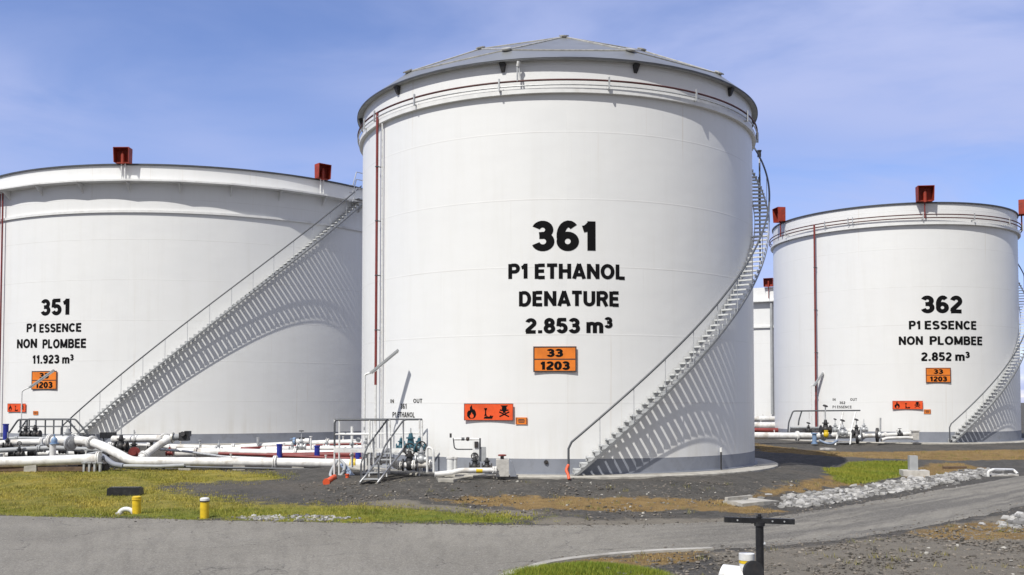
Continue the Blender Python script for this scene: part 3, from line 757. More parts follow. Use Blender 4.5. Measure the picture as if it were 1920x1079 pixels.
tag(MB().tube([cp(c3, 15.3, th, 14.2), cp(c3, 15.3, th, 1)], .16, 8).build('riser_pipe', 'grey', loc=cp(c3, 15.3, th, 1)), 'grey riser pipe on the distant tank between tanks 361 and 362', 'pipe')
# sprinkler head sticking up over the ring of 361
th, zh, p = cyl_hit(c1, R1 + .22, 970, 153)
t = thing('spray_nozzle', p, 'small white spray nozzle standing above the ring of tank 361', 'nozzle')
MB().tube(fillet([p, p + Vector((0, 0, .5)), p + Vector((.05, 0, .6))], .1), .03, 7).cyl(p + Vector((.12, 0, 0)), p + Vector((.04, 0, .58)), .03, 7).build('stem', 'steel', t)
MB().cyl(p + Vector((.02, 0, .52)), p + Vector((.05, -.05, .68)), .06, 8).build('head', 'railw', t)

# ------------------------------------------------------------------ foam pourers on the rims
def foam_pourer(T, px, ztop, wd, hh, label, twin=True, zlow=1.0):
    c, R = T['c'], T['R']; th, _, _ = cyl_hit(c, R, px, 350)
    ou = Vector((math.sin(th), -math.cos(th), 0)); ax = Vector((math.cos(th), math.sin(th), 0)); up = Vector((0, 0, 1))
    b = cp(c, R + .12, th, ztop + .05); t = thing('foam_pourer', b, label, 'foam pourer', 'red foam pourers on the tank rims')
    mb = MB(); d = .5
    bw = wd * .97
    for k in (-1, 1):   # side plates leaning outwards
        mb.add([b + ax * (k * bw / 2) - ou * .02, b + ax * (k * bw / 2) + ou * d * .88, b + ax * (k * wd / 2) + ou * d + up * hh, b + ax * (k * wd / 2) - ou * .02 + up * hh,
                b + ax * (k * (bw / 2 - .03)) - ou * .02, b + ax * (k * (bw / 2 - .03)) + ou * d * .88, b + ax * (k * (wd / 2 - .03)) + ou * d + up * hh, b + ax * (k * (wd / 2 - .03)) - ou * .02 + up * hh],
               [(0, 1, 2, 3), (7, 6, 5, 4), (0, 4, 5, 1), (1, 5, 6, 2), (2, 6, 7, 3), (3, 7, 4, 0)])
    mb.add([b - ax * bw / 2 - ou * .02, b + ax * bw / 2 - ou * .02, b + ax * wd / 2 - ou * .02 + up * hh, b - ax * wd / 2 - ou * .02 + up * hh,
            b - ax * bw / 2 - ou * .05, b + ax * bw / 2 - ou * .05, b + ax * wd / 2 - ou * .05 + up * hh, b - ax * wd / 2 - ou * .05 + up * hh], [(0, 1, 2, 3), (7, 6, 5, 4), (3, 2, 6, 7), (0, 3, 7, 4), (1, 5, 6, 2)])
    mb.obox(b + ou * (d * .5 - .02) + up * (hh + .012), ax, ou, up, wd, d + .04, .025).obox(b + ou * .14 + up * .012, ax, ou, up, bw - .08, .28, .025)
    mb.build('hood', 'red', t)
    MB().cyl(b + ou * .2 - up * .05, b + ou * .2 + up * hh * .62, .11, 10).tube([b + ou * .2 + up * hh * .6, b + ou * .2 + up * hh * .8], [.11, .03], 10).build('foam_outlet', 'red', t)
    for k in ((-1, 1) if twin else (0,)):
        MB().cyl(b + ou * .12 + ax * (.1 * k) - up * 0.02, b + ou * .12 + ax * (.1 * k) - up * zlow, .045, 8).build('supply_pipe', 'railw' if twin else 'redpipe', t)
foam_pourer(T0, 234, TOP0, .90, .82, 'red hooded foam pourer on the rim of tank 351 above its number')
foam_pourer(T0, 600, TOP0, .86, .84, 'red hooded foam pourer on tank 351 near the head of its stair')
foam_pourer(T2, 1731, TOP2, .96, .88, 'red hooded foam pourer on the rim of tank 362 above its lettering', False, 1.0)
foam_pourer(T2, 1469, TOP2, .85, .9, 'red foam pourer seen side on at the left of tank 362', False, 1.0)
foam_pourer(T2, 1914, TOP2, .85, .9, 'red foam pourer cut by the right edge of the photo', False, 1.0)
foam_pourer(T3, 1440, 16.0, 1.1, .95, 'small red foam pourer on the distant tank', False, 1.4)

# ------------------------------------------------------------------ warning signs on the shells
def sign_frame(T, box, lift):
    c, R = T['c'], T['R']; x0, x1, y0, y1 = box
    a0, _, p0 = cyl_hit(c, R, x0, (y0 + y1) / 2); a1, _, p1 = cyl_hit(c, R, x1, (y0 + y1) / 2)
    a = (a0 + a1) / 2; wd = 2 * R * math.sin(abs(a1 - a0) / 2)
    zt = cyl_hit(c, R, (x0 + x1) / 2, y0)[1]; zb = cyl_hit(c, R, (x0 + x1) / 2, y1)[1]
    ou = Vector((math.sin(a), -math.cos(a), 0)); ax = Vector((math.cos(a), math.sin(a), 0))
    return cp(c, R + lift, a, (zt + zb) / 2), ax, ou, Vector((0, 0, 1)), wd, zt - zb
def plate_un(T, box, label, n1='33', n2='1203'):
    o, ax, ou, up, wd, h = sign_frame(T, box, .035)
    t = thing('warning_sign', o, label, 'warning sign', 'orange number plates on the tanks')
    MB().obox(o, ax, ou, up, wd, .012, h).build('plate', 'orange', t)
    mb = MB(); f = .028 * wd; L = .0085
    for s in (-1, 1):
        mb.obox(o + up * (s * (h / 2 - f / 2)) + ou * L, ax, ou, up, wd - .004, .004, f).obox(o + ax * (s * (wd / 2 - f / 2)) + ou * L, ax, ou, up, f, .004, h - 2 * f - .002)
    mb.obox(o + ou * L, ax, ou, up, wd - 2 * f - .01, .004, f * .9)
    mb.build('border', 'iron', t)
    mb = MB(); mb2 = MB()
    text_on_plane(mb, n1, o - ax * wd * .185 + up * (h * .095), ax, up, wd * .37, h * .30, .0085, ou, .13)
    text_on_plane(mb2, n2, o - ax * wd * .34 - up * (h * .41), ax, up, wd * .68, h * .32, .0085, ou, .13)
    mb.build('lettering', 'black', t); mb2.build('lettering', 'black', t)
def poly2(mb, pts, o, ax, up, ou, s, lift):
    """fan-filled outline around its centroid"""
    cx = sum(p[0] for p in pts) / len(pts); cy = sum(p[1] for p in pts) / len(pts); n = len(pts)
    vs = [o + ax * (x * s) + up * (y * s) + ou * lift for x, y in [(cx, cy)] + pts]
    mb.add(vs, [(0, 1 + i, 1 + (i + 1) % n) for i in range(n)])
FLAME = [(-.18, -.5), (-.36, -.3), (-.36, -.05), (-.24, .12), (-.22, 0), (-.12, .18), (-.14, .34), (.02, .55), (.06, .3), (.16, .14), (.2, .24), (.34, .02), (.38, -.2), (.3, -.4), (.16, -.5)]
def plate_hazard(T, box, label):
    o, ax, ou, up, wd, h = sign_frame(T, box, .04)
    t = thing('hazard_sign', o, label, 'hazard sign', 'red pictogram signs on the tanks')
    MB().obox(o, ax, ou, up, wd, .012, h).build('plate', 'redor', t)
    mb = MB(); s = h * .78; f = .03 * h; L = .0085
    for k in (-1, 1):
        mb.obox(o + up * (k * (h / 2 - f / 2)) + ou * L, ax, ou, up, wd - .004, .004, f).obox(o + ax * (k * (wd / 2 - f / 2)) + ou * L, ax, ou, up, f, .004, h - 2 * f - .002)
    mb.build('border', 'iron', t)
    mb = MB(); q = o - ax * wd * .345
    poly2(mb, FLAME, q, ax, up, ou, s, .008)
    fl = MB(); poly2(fl, [(x * .42 + .02, y * .42 - .24) for x, y in FLAME], q, ax, up, ou, s, .011)
    mb.build('flame_symbol', 'black', t); fl.build('flame_core', 'redor', t)
    mb = MB(); q = o - ax * wd * .03
    for pl, lf in (([(-.22, .3), (.02, .3), (.02, .22), (-.06, .2), (-.05, -.25), (.0, -.3), (-.22, -.3), (-.16, -.25), (-.15, .2), (-.22, .22)], .008),
                   ([(-.2, -.36), (.02, -.3), (.2, -.42), (.34, -.2), (.36, -.32), (.52, -.26), (.42, -.5), (-.26, -.5)], .0088)):
        poly2(mb, pl, q, ax, up, ou, s, lf)
    mb.build('tree_symbol', 'black', t)
    mb = MB(); q = o + ax * wd * .32
    poly2(mb, [(.2 * math.cos(i * .524), .26 + .22 * math.sin(i * .524)) for i in range(12)], q, ax, up, ou, s, .008)
    poly2(mb, [(-.12, .1), (.12, .1), (.1, -.06), (-.1, -.06)], q, ax, up, ou, s, .0086)
    for sg in (-1, 1):
        for (x0, y0, x1, y1), lf in (((-.4, .02, .38, -.34), .0092), ((-.34, .16, -.1, .12), .0098)):
            dx, dy = x1 - x0, y1 - y0; n = math.hypot(dx, dy); ex, ey = -dy / n * .05, dx / n * .05
            poly2(mb, [(sg * (x0 + ex), y0 + ey), (sg * (x1 + ex), y1 + ey), (sg * (x1 - ex), y1 - ey), (sg * (x0 - ex), y0 - ey)], q, ax, up, ou, s, lf + (.0004 if sg > 0 else 0))
    poly2(mb, [(-.3, .5), (-.05, .5), (.05, .5), (.3, .5), (.2, .4), (-.2, .4)], q, ax, up, ou, s, .0104)
    mb.build('skull_symbol', 'black', t)
def plate_small(T, box, label):
    o, ax, ou, up, wd, h = sign_frame(T, box, .03)
    t = thing('small_sign', o, label, 'small sign', 'small orange notices on the tanks')
    MB().obox(o, ax, ou, up, wd, .012, h).build('plate', 'orange', t)
    mb = MB()
    for k in (-.2, 0, .2): mb.obox(o + up * (h * k) + ou * .009, ax, ou, up, wd * (.5 if k else .62), .004, h * .11)
    for k in (-1, 1): mb.obox(o + ax * (k * wd * .44) + ou * .009, ax, ou, up, wd * .05, .004, h * .86)
    mb.build('print', 'iron', t)
plate_un(T1, (1000, 1081, 650, 698), 'large orange number plate 33 1203 on tank 361')
plate_un(T2, (1735, 1782, 690, 718), 'orange number plate 33 1203 below the lettering of tank 362')
plate_un(T0, (61, 108, 696, 731), 'orange number plate 33 1203 on tank 351 behind a lamp')
plate_hazard(T1, (872, 964, 757, 789), 'wide red sign with three black pictograms on tank 361')
plate_hazard(T2, (1673, 1730, 752, 768), 'red sign with three black pictograms low on tank 362')
plate_hazard(T0, (16, 50, 757, 773), 'red pictogram sign low on tank 351 at the left edge')
plate_small(T1, (967, 989, 783, 796), 'small orange notice beside the pictogram sign of tank 361')
plate_small(T2, (1732, 1745, 768, 776), 'small orange notice at the corner of the sign on tank 362')
plate_small(T0, (63, 72, 771, 778), 'tiny orange notice low on tank 351')

exec_parts = []
# ------------------------------------------------------------------ lamps
def lamp(head0, head1, pole_top, foot, label, gl=True, r=.035):
    t = thing('lamp_post', foot, label, 'lamp post', 'slim lamp posts beside the tanks')
    pth = [foot, Vector((foot.x, foot.y, pole_top.z - .05)), pole_top + (head0 - pole_top) * .3, head0]
    MB().tube(fillet(pth, .18, 6), r, 8).build('pole', 'railw', t)
    MB().cyl(foot, foot + Vector((0, 0, .04)), .12, 10).build('base_plate', 'steel', t)
    d = (head1 - head0).normalized(); s_ = d.cross(Vector((0, 0, 1))).normalized(); n = s_.cross(d)
    MB().obox((head0 + head1) / 2, d, s_, n, (head1 - head0).length, .17, .07).build('lamp_housing', 'grey', t)
    MB().obox((head0 + head1) / 2 - n * .055, d, s_, n, (head1 - head0).length * .94, .13, .04).build('lamp_cover', 'railw', t)
# the shadow of the head on tank 361 fixes how far it stands from the shell
def off_shell(T, spx, spy, hpx, hpy):
    p = cyl_hit(T['c'], T['R'], spx, spy)[2]; best = None
    for i in range(10, 800):
        q = p + sdir * (i * .005); d = ray(hpx, hpy); u = (q - Vector((0, 0, EYE))); e = (u.cross(d)).length / d.length
        if best is None or e < best[0]: best = (e, q)
    return best[1]
h0 = off_shell(T1, 748, 778, 694, 700); h1 = off_shell(T1, 769, 698, 747, 656)
print('lamp', h0, h1)
Ym = h0.y
h1 = P(747, 656, h1.y); h0 = P(694, 700, h0.y)
pt = P(684, 702, Ym); ft = Vector((pt.x, pt.y, float(hbase(pt.x, pt.y))))
lamp(h0, h1, pt, ft, 'slim white lamp post with a tilted head beside tank 361')
Y2 = 62.0
q0, q1 = P(1525, 724, 61.0), P(1543, 699, 61.0); pt = P(1521, 722, 61.0)
lamp(q0, q1, pt, Vector((pt.x, pt.y, 0)), 'slim lamp post with a tilted head in front of tank 362')
q0, q1 = P(55, 727, 53), P(101, 694, 53); pt = P(41, 733, 53)
lamp(q0, q1, pt, Vector((pt.x, pt.y, 0)), 'slim lamp post crossing the orange plate of tank 351')

# ------------------------------------------------------------------ pipes, valves, posts of the yard
def pipe(pts, r, label, m='pipe', flanges=(), name='pipe', group='pipes across the yard', rad=.4, n=14):
    pts = [Vector(p) for p in pts]; lo = min(pts, key=lambda p: p.y)
    t = thing(name, pts[0], label, 'pipe', group)
    path = fillet(pts, rad, 6); MB().tube(path, r, n).build('pipe_run', m, t)
    for f in flanges:
        L = [(path[i + 1] - path[i]).length for i in range(len(path) - 1)]; tot = sum(L); a = f * tot
        for i, l in enumerate(L):
            if a <= l or i == len(L) - 1:
                p = path[i] + (path[i + 1] - path[i]) * min(1, a / l); d = path[i + 1] - path[i]; break
            a -= l
        d.normalize()
        mb = MB().disc(p - d * .035, d, r * 1.5, .045, 16).disc(p + d * .035, d, r * 1.5, .045, 16)
        x = d.orthogonal().normalized(); y = d.cross(x)
        for k in range(8):
            q = p + (x * math.cos(k * .785) + y * math.sin(k * .785)) * r * 1.28; mb.cyl(q - d * .08, q + d * .08, .018, 5)
        mb.build('flange', m, t)
    if r >= .1:                                     # drain stubs and strap clamps along the run
        for i in range(len(path) - 1):
            v = path[i + 1] - path[i]; L = v.length; v = v.normalized()
            if L < 1.6: continue
            for k in range(int(L / 1.7)):
                q = path[i] + v * (L * (k + .55 + .2 * math.sin(k * 2.3 + r * 40)) / int(L / 1.7))
                if k % 2: MB().disc(q, v, r * 1.09, .07, 14).box(q + Vector((0, 0, r * 1.12)), (.07, .07, .07)).build('clamp', 'steel', t)
                else: MB().cyl(q + Vector((0, 0, r * .9)), q + Vector((0, 0, r + .12)), .028, 7).disc(q + Vector((0, 0, r + .13)), (0, 0, 1), .05, .03, 8).build('drain_stub', 'iron' if k % 4 else 'pipe', t)
    return t
def sleeper(x, y, top, wd=.5, label='small concrete block holding up the yard pipes', m='conc'):
    zb = float(hbase(x, y)) - .1
    mb = MB().box((x, y, (zb + top) / 2), (wd, .32, top - zb), taper=.9)
    return tag(mb.build('pipe_support', m, loc=(x, y, zb)), label, 'pipe support', 'pipe supports in the yard')
def valve(p, axis, s, label, body='iron', wheel='iron', stem_h=1.0, wheel_r=.5, wheel_axis=(0, 0, 1), cat='valve', group='valves on the yard pipes'):
    p = Vector(p); a = Vector(axis).normalized(); up = Vector((0, 0, 1))
    t = thing('valve', p, label, cat, group)
    MB().ball(p, .34 * s, .34 * s, .4 * s).cyl(p - a * .42 * s, p + a * .42 * s, .24 * s, 12).tube([p + up * .2 * s, p + up * .6 * s, p + up * .95 * s], [.26 * s, .2 * s, .12 * s], 10).build('body', body, t)
    for k in (-1, 1): MB().disc(p + a * (k * .45 * s), a, .42 * s, .1 * s, 14).build('flange', body, t)
    MB().disc(p + up * .62 * s, up, .32 * s, .1 * s, 12).build('bonnet', body, t)
    q = p + up * (.95 + stem_h) * s
    st = MB().cyl(p + up * .9 * s, q, .05 * s, 7).build('stem', 'steel', t)
    if wheel_r:
        wa = Vector(wheel_axis).normalized(); mb = MB().torus(q, wa, wheel_r * s, .055 * s, 18, 6)
        x = wa.orthogonal().normalized(); y = wa.cross(x)
        for k in range(3):
            d = x * math.cos(k * math.pi / 3) + y * math.sin(k * math.pi / 3); mb.cyl(q - d * wheel_r * s, q + d * wheel_r * s, .03 * s, 5)
        mb.build('handwheel', wheel, t)
    return t

# front header: right run, then the bend up and over to the left
pipe([P(712, 871, 37.6), P(540, 868, 37.8), P(372, 866.5, 37.8), P(246, 866, 37.8), P(222, 852, 38.2), P(186, 834, 38.8), P(160, 827, 39.2), P(92, 827, 39.4)], .185,
     'long white pipe along the ground that bends up at its left end', flanges=(.995, .86, .29), rad=.7)
pipe([P(-90, 868, 36.9), P(60, 866, 37.0), P(188, 861, 37.2)], .2, 'thick white pipe lying at the left edge above the grass', flanges=(.99,))
pipe([P(262, 862, 38.1), P(302, 832, 39.2), P(318, 824, 39.6), P(306, 822, 40.2), P(212, 824, 41)], .15, 'white pipe rising to the right from a forked joint', flanges=(.05, .45), rad=.5)
pipe([P(-60, 838, 40.5), P(20, 830, 40.5), P(86, 829, 40.6)], .13, 'white elbowed pipe above the thick one at the left edge', flanges=(.95, .3))
pipe([P(-60, 848, 39.6), P(100, 840, 40), P(150, 843, 40.2), P(205, 845, 40.4)], .10, 'grey white pipe sloping behind the thick left pipe', m='grey', flanges=(.5,))
pipe([P(-80, 855, 41), P(100, 851, 41.2), P(215, 850, 41.4)], .13, 'white pipe low behind the left valves', flanges=(.6,))
pipe([P(330, 851, 41.0), P(420, 848, 41), P(560, 851, 41), P(700, 852, 40.6)], .16, 'white pipe running behind the front pipe to tank 361', flanges=(.1, .6))
pipe([P(300, 838, 44), P(420, 841, 44), P(520, 835, 44), P(600, 831, 44.0), P(690, 829, 43.6)], .13, 'white pipe with a slight rise in front of tank 351', flanges=(.35, .8))
pipe([P(330, 846, 42.6), P(480, 843, 42.6), P(700, 840, 42.4)], .12, 'middle white pipe of the bundle between tanks 351 and 361', flanges=(.2, .7))
pipe([P(410, 850.5, 39.2), P(520, 854, 39.0), P(640, 860, 38.4), P(690, 861, 38.2)], .06, 'thin red pipe lying on the front white pipe', m='redpipe', name='red_pipe', n=8)
pipe([P(452, 841, 42.0), P(500, 846, 41.8), P(560, 848, 41.6), P(640, 849, 41.6), P(700, 849, 41.4)], .06, 'thin red pipe between the white pipes in front of tank 351', m='redpipe', name='red_pipe', n=8)
pipe([P(452, 841, 42.0), P(520, 838, 43), P(640, 833.5, 43.2), P(690, 832.5, 43.2)], .045, 'thin red pipe lying highest along the white pipes', m='redpipe', name='red_pipe', n=8)
pipe([P(500, 856, 39.6), P(560, 855, 39.6), P(640, 853, 39.6), P(690, 853, 39.6)], .13, 'rust red pipe half hidden behind the blue posts', m='redpipe', name='red_pipe', n=10)
for i, (px, py, Y) in enumerate([(60, 872, 37), (-20, 874, 36.95), (560, 874, 37.8), (450, 872, 37.8), (348, 874, 37.8), (650, 876, 37.7)]):
    p = P(px, py, Y); sleeper(p.x, p.y, p.z + .02)
p = P(175, 880, 37.4)
tag(MB().box((p.x, p.y, p.z), (1.0, .45, .42), .05).box((p.x - .1, p.y - .02, p.z + .26), (.7, .3, .1), .05).build('pipe_block', 'iron', loc=(p.x, p.y, p.z - .2)), 'dark block under the end of the thick left pipe', 'pipe support')
p = P(30, 881, 36.9)
tag(MB().box((p.x, p.y + .25, p.z + .02), (6.0, .5, .16)).build('timber_beam', 'timber', loc=p), 'long brown timber lying under the left white pipe', 'timber')
# blue short posts
for px, y0, y1, Y, lab in ((524, 835, 858, 38.9, 'short blue post in the pipe bundle, leftmost of three'), (594.5, 838, 859, 38.9, 'short blue post in the middle of the pipe bundle'), (671.5, 842, 861, 38.3, 'short blue post next to the railed steps of tank 361'), (11, 797, 814, 41.5, 'blue post among the pipes at the left edge')):
    a, b = P(px, y1, Y), P(px, y0, Y); t = thing('blue_post', a, lab, 'post', 'blue posts among the pipes')
    MB().cyl(Vector((a.x, a.y, float(hbase(a.x, a.y)))), b, .11, 12).build('pillar', 'blue', t); MB().disc(b + Vector((0, 0, .02)), (0, 0, 1), .125, .05, 12).build('cap', 'blue', t)
# valves and fittings on the left
valve(P(227, 838, 40.2), (1, 0, 0), .52, 'black gate valve with a tall bare spindle left of the forked pipe', stem_h=1.9, wheel_r=0)
valve(P(251, 846, 40.4), (1, .3, 0), .45, 'dark valve with a bare stem left of the rising pipe', stem_h=1.0, wheel_r=0)
p = P(345, 819, 39.8); t = thing('valve_actuator', p, 'dark grey valve actuator lying at the end of the rising pipe', 'actuator')
MB().cyl(P(322, 821, 39.7), P(336, 820, 39.8), .13, 12).build('neck', 'grey', t); MB().disc(P(324, 821, 39.7), (1, 0, 0), .22, .06).build('flange', 'cover', t)
MB().box(p + Vector((.02, 0, .0)), (.36, .34, .34)).cyl(p + Vector((.02, -.1, .1)), p + Vector((.02, -.26, .12)), .1, 10).build('gearbox', 'iron', t); MB().box(p + Vector((.16, -.02, .12)), (.2, .3, .22)).build('cover', 'rubber', t)
p = P(205, 862, 37.3); pipe([P(186, 853, 37.8), P(196, 858, 37.5), P(212, 871, 37.2), P(232, 874, 37.0)], .1, 'dark grey elbow pipe bending down in front of the fork', m='base', rad=.2)
pipe([P(232, 874, 37.0), P(300, 875, 37.1), P(345, 873, 37.3)], .07, 'low dark pipe under the forked white joint', m='grey', rad=.2)
for k, px in enumerate((158, 168, 178, 188)):
    p = P(px, 876, 36.9); tag(MB().box((p.x, p.y, p.z - .02), (.07, .12, .34)).box((p.x, p.y, p.z + .16), (.16, .16, .04)).build('clamp_post', 'steel', loc=p), 'short steel clamp post in a row under the thick pipe end', 'clamp post', 'clamp posts under the thick pipe end')
valve(P(127, 826, 39.5), (1, 0, 0), .5, 'dark flanged valve on the left end of the long pipe', stem_h=.2, wheel_r=.0, body='grey')
p = P(132, 832, 39.0); tag(MB().disc(p, (1, -.4, 0), .62 * .5, .08, 20).disc(p, (1, -.4, 0), .2, .16, 14).tube([p + Vector((-.1, 0, .1)), p + Vector((-.12, 0, -.9))], .03, 6).build('blank_flange', 'steel', loc=p), 'round grey steel flange plate left of the bending pipe', 'flange')
p = P(252, 849, 39.4); tag(MB().disc(p, (.2, -1, 0), .23, .08, 20).disc(p - Vector((0, .05, 0)), (.2, -1, 0), .1, .1, 12).build('pipe_end', 'redpipe', loc=p), 'round rust brown pipe end under the forked joint', 'pipe end')
p = P(99, 858, 38.2); t = thing('vent_stub', p, 'white upright stub pipe with a pale blue fitting at the left', 'stub pipe')
MB().cyl(p - Vector((0, 0, .2)), P(99, 833, 38.2), .12, 12).build('stub', 'pipe', t); q = P(102, 827, 38.2); MB().ball(q, .12, .12, .15).disc(q - Vector((0, 0, .10)), (0, 0, 1), .17, .05).cyl(q, q + Vector((0, 0, .26)), .03, 7).build('cap', 'lblue', t)
p = P(203, 816.5, 42.5); t = thing('junction_box', p, 'black junction box standing behind the left pipes', 'junction box')
MB().box(p, (.62, .3, .26)).build('case', 'rubber', t); MB().cyl(p - Vector((.2, 0, .1)), p - Vector((.2, 0, .75)), .03, 6).cyl(p - Vector((-.2, 0, .1)), p - Vector((-.2, 0, .75)), .03, 6).build('leg', 'rail', t)
for i, (px, py, Y, s, lab) in enumerate([(48, 815, 44, .42, 'black valve under the railing in front of tank 351'), (66, 815, 44, .46, 'black valve in the middle under the left railing'), (150, 846, 41, .38, 'small dark valve between the left pipes'), (36, 852, 39.6, .34, 'dark valve low at the left edge'), (25, 852, 40.6, .33, 'dark valve behind the thick left pipe')]):
    valve(P(px, py, Y), (1, 0, 0), s, lab, stem_h=.35, wheel_r=0 if i < 2 else .22, wheel_axis=(.3, -1, .2))
valve(P(565, 838, 41), (1, 0, 0), .36, 'grey valve standing between the blue posts', body='steel', stem_h=.9, wheel_r=.25)
valve(P(548, 843, 41.2), (1, 0, 0), .30, 'pale blue valve left of the grey one in the bundle', body='grey', wheel='lblue', stem_h=.5, wheel_r=.3)
t = thing('pump', P(566, 829, 43.6), 'small white motor on the pipes in front of tank 351', 'motor')
MB().cyl(P(556, 829, 43.6), P(580, 828, 43.6), .14, 12).build('housing', 'pipe', t); MB().disc(P(552, 829, 43.6), (1, 0, 0), .2, .1).build('flange', 'lblue', t); MB().box(P(566, 823, 43.6), (.24, .16, .12)).build('terminal_box', 'iron', t)
for px, y0, y1, Y, lab in ((375, 826, 843, 43.5, 'thin grey stake on the pipes below tank 351, leftmost'), (484, 821, 836, 43.8, 'stubby grey vent on the pipes below tank 351'), (583, 819, 857, 42, 'slim white vent pipe right of the small motor')):
    a, b = P(px, y1, Y), P(px, y0, Y); t = thing('vent_pipe', a, lab, 'vent pipe', 'vent pipes on the bundle')
    MB().cyl(a, b, .04 if px != 484 else .07, 8).disc(b, (0, 0, 1), .07, .04, 8).build('stem', 'railw' if px > 500 else 'steel', t)

for i, (pts_, rr, m_, lab) in enumerate([
    ([P(-20, 823, 43), P(40, 822, 43), P(96, 823, 42.6), P(120, 826, 42)], .07, 'grey', 'thin grey pipe below the dark crossover platform'),
    ([P(150, 836, 41.6), P(205, 834, 42), P(300, 836, 42.4), P(330, 842, 42.4)], .08, 'pipe', 'thin white pipe passing behind the black gate valve'),
    ([P(0, 860, 37.6), P(80, 858, 37.7), P(150, 857, 37.8), P(176, 850, 38.2), P(214, 846, 39)], .06, 'grey', 'slim grey pipe on top of the thick left pipe'),
    ([P(300, 843, 40.6), P(350, 847, 40.2), P(420, 857, 39), P(520, 861, 38.6)], .05, 'steel', 'slim steel line joining the front pipe from behind'),
    ([P(262, 874, 37.4), P(400, 877, 37.4), P(560, 880, 37.5), P(660, 881, 37.5)], .045, 'rail', 'thin dark line lying under the front white pipe')]):
    pipe(pts_, rr, lab, m=m_, rad=.3, n=8, flanges=(.3, .7) if rr > .06 else ())
for px, py, Y, s_, bd, sh, lab in ((14, 836, 40.4, .34, 'iron', .7, 'dark valve with a bare stem on the elbowed left pipe'), (78, 843, 40, .3, 'steel', .5, 'grey valve on the sloping left pipe'), (60, 850, 41, .3, 'iron', .4, 'dark valve low under the elbowed left pipe'), (118, 846, 40.6, .3, 'iron', .3, 'dark valve below the round steel flange plate'), (178, 838, 41.6, .32, 'base', .5, 'grey valve behind the bend of the long pipe'), (284, 838, 42.3, .3, 'iron', .4, 'dark valve behind the rising pipe'), (410, 843, 41.2, .28, 'steel', .5, 'small grey valve on the middle white pipes'), (612, 838, 42.6, .28, 'steel', .5, 'small grey valve left of the railed steps'), (318, 850, 41, .28, 'redpipe', .3, 'small rusty valve right of the forked joint')):
    valve(P(px, py, Y), (1, 0, 0), s_, lab, body=bd, stem_h=sh, wheel_r=0)
for px, y0, y1, Y, lab in ((163, 846, 880, 38.6, 'rusty steel pipe stand left of the fork'), (196, 850, 882, 38.4, 'rusty steel pipe stand just left of the forked joint'), (300, 866, 884, 37.8, 'rusty steel pipe stand right of the forked joint'), (420, 868, 884, 37.8, 'rusty steel pipe stand below the front pipe, farther right'), (500, 869, 886, 37.8, 'rusty steel pipe stand under the front pipe near the blue posts'), (612, 870, 887, 37.7, 'rusty steel pipe stand next to the hose loop')):
    a, b = P(px, y1, Y), P(px, y0, Y); t = thing('pipe_stand', a, lab, 'pipe stand', 'steel pipe stands in the yard')
    MB().box((a.x - .14, a.y, (a.z + b.z) / 2), (.07, .08, b.z - a.z)).box((a.x + .14, a.y, (a.z + b.z) / 2), (.07, .08, b.z - a.z)).build('leg', 'iron', t); MB().box((b.x, b.y, b.z - .03), (.46, .14, .07)).build('crosspiece', 'iron', t)

# railed crossover steps at tank 361
def rail_run(pts, r=.028): return MB().tube(fillet([Vector(p) for p in pts], .12, 4), r, 7)
YD = 33.75; ZD = P(760, 841, YD).z; ZR = P(680, 787, YD).z
t = thing('access_steps', G(700, 900), 'white railed access steps and platform beside tank 361', 'access steps')
xl, xm, xr = P(632, 800, YD).x, P(728, 800, YD).x, P(789, 800, YD).x
MB().box(((xl + xr) / 2, YD, ZD - .03), (xr - xl, .95, .05)).build('platform', 'steel', t)
MB().box(((xl + xr) / 2, YD - .5, ZD - .05), (xr - xl + .02, .04, .14)).build('edge_beam', 'railw', t)
for x, yy in ((xl, YD - .46), (xl, YD + .46), (xm - .75, YD + .46), (xm, YD + .46), (xr, YD + .46), (xr, YD - .46), (xm + .02, YD - .46), (xl + 1.15, YD + .46), (xl + 1.2, YD - .46)):
    gz = float(hbase(x, yy)); MB().cyl((x, yy, gz - .05), (x, yy, ZR), .032, 8).build('rail_post', 'railw', t)
rail_run([(xl, YD - .46, ZD + .1), (xl, YD - .46, ZR), (xm + .1, YD - .46, ZR)], .036).build('handrail', 'rail', t)
rail_run([(xl, YD + .46, ZR), (xr, YD + .46, ZR)], .03).build('handrail', 'rail', t)
rail_run([(xl, YD - .46, ZR), (xl, YD + .46, ZR)], .03).build('handrail', 'rail', t)
rail_run([(xl, YD - .46, ZD + .5), (xl + 1.2, YD - .46, ZD + .5)], .03).build('mid_rail', 'railw', t)
rail_run([(xl, YD + .46, ZD + .5), (xr, YD + .46, ZD + .5)], .025).build('mid_rail', 'railw', t)
fl, fr = P(674, 903, 31.9), P(707, 907, 31.9); gl = float(hbase((fl.x + fr.x) / 2, 31.9))
tl_, tr_ = P(726, 842, YD - .5), P(757, 842, YD - .5)
for a, b in ((fl, tl_), (fr, tr_)):
    a = Vector((a.x, a.y, gl)); d = (b - a); L = d.length; d.normalize(); s_ = Vector((1, .35, 0)).normalized(); s_ = (s_ - d * s_.dot(d)).normalized(); n = d.cross(s_)
    MB().obox((a + b) / 2, d, s_, n, L, .035, .17).build('stringer', 'railw', t)
for i in range(5):
    f = (i + .6) / 5.4; a = Vector((fl.x, fl.y, gl)).lerp(tl_, f); b = Vector((fr.x, fr.y, gl)).lerp(tr_, f); m_ = (a + b) / 2; rz = math.atan2(b.y - a.y, b.x - a.x)
    MB().box((m_.x, m_.y, m_.z + .02), ((b - a).length - .05, .24, .035), rz).build('tread', 'steel', t)
hr = ZR - ZD
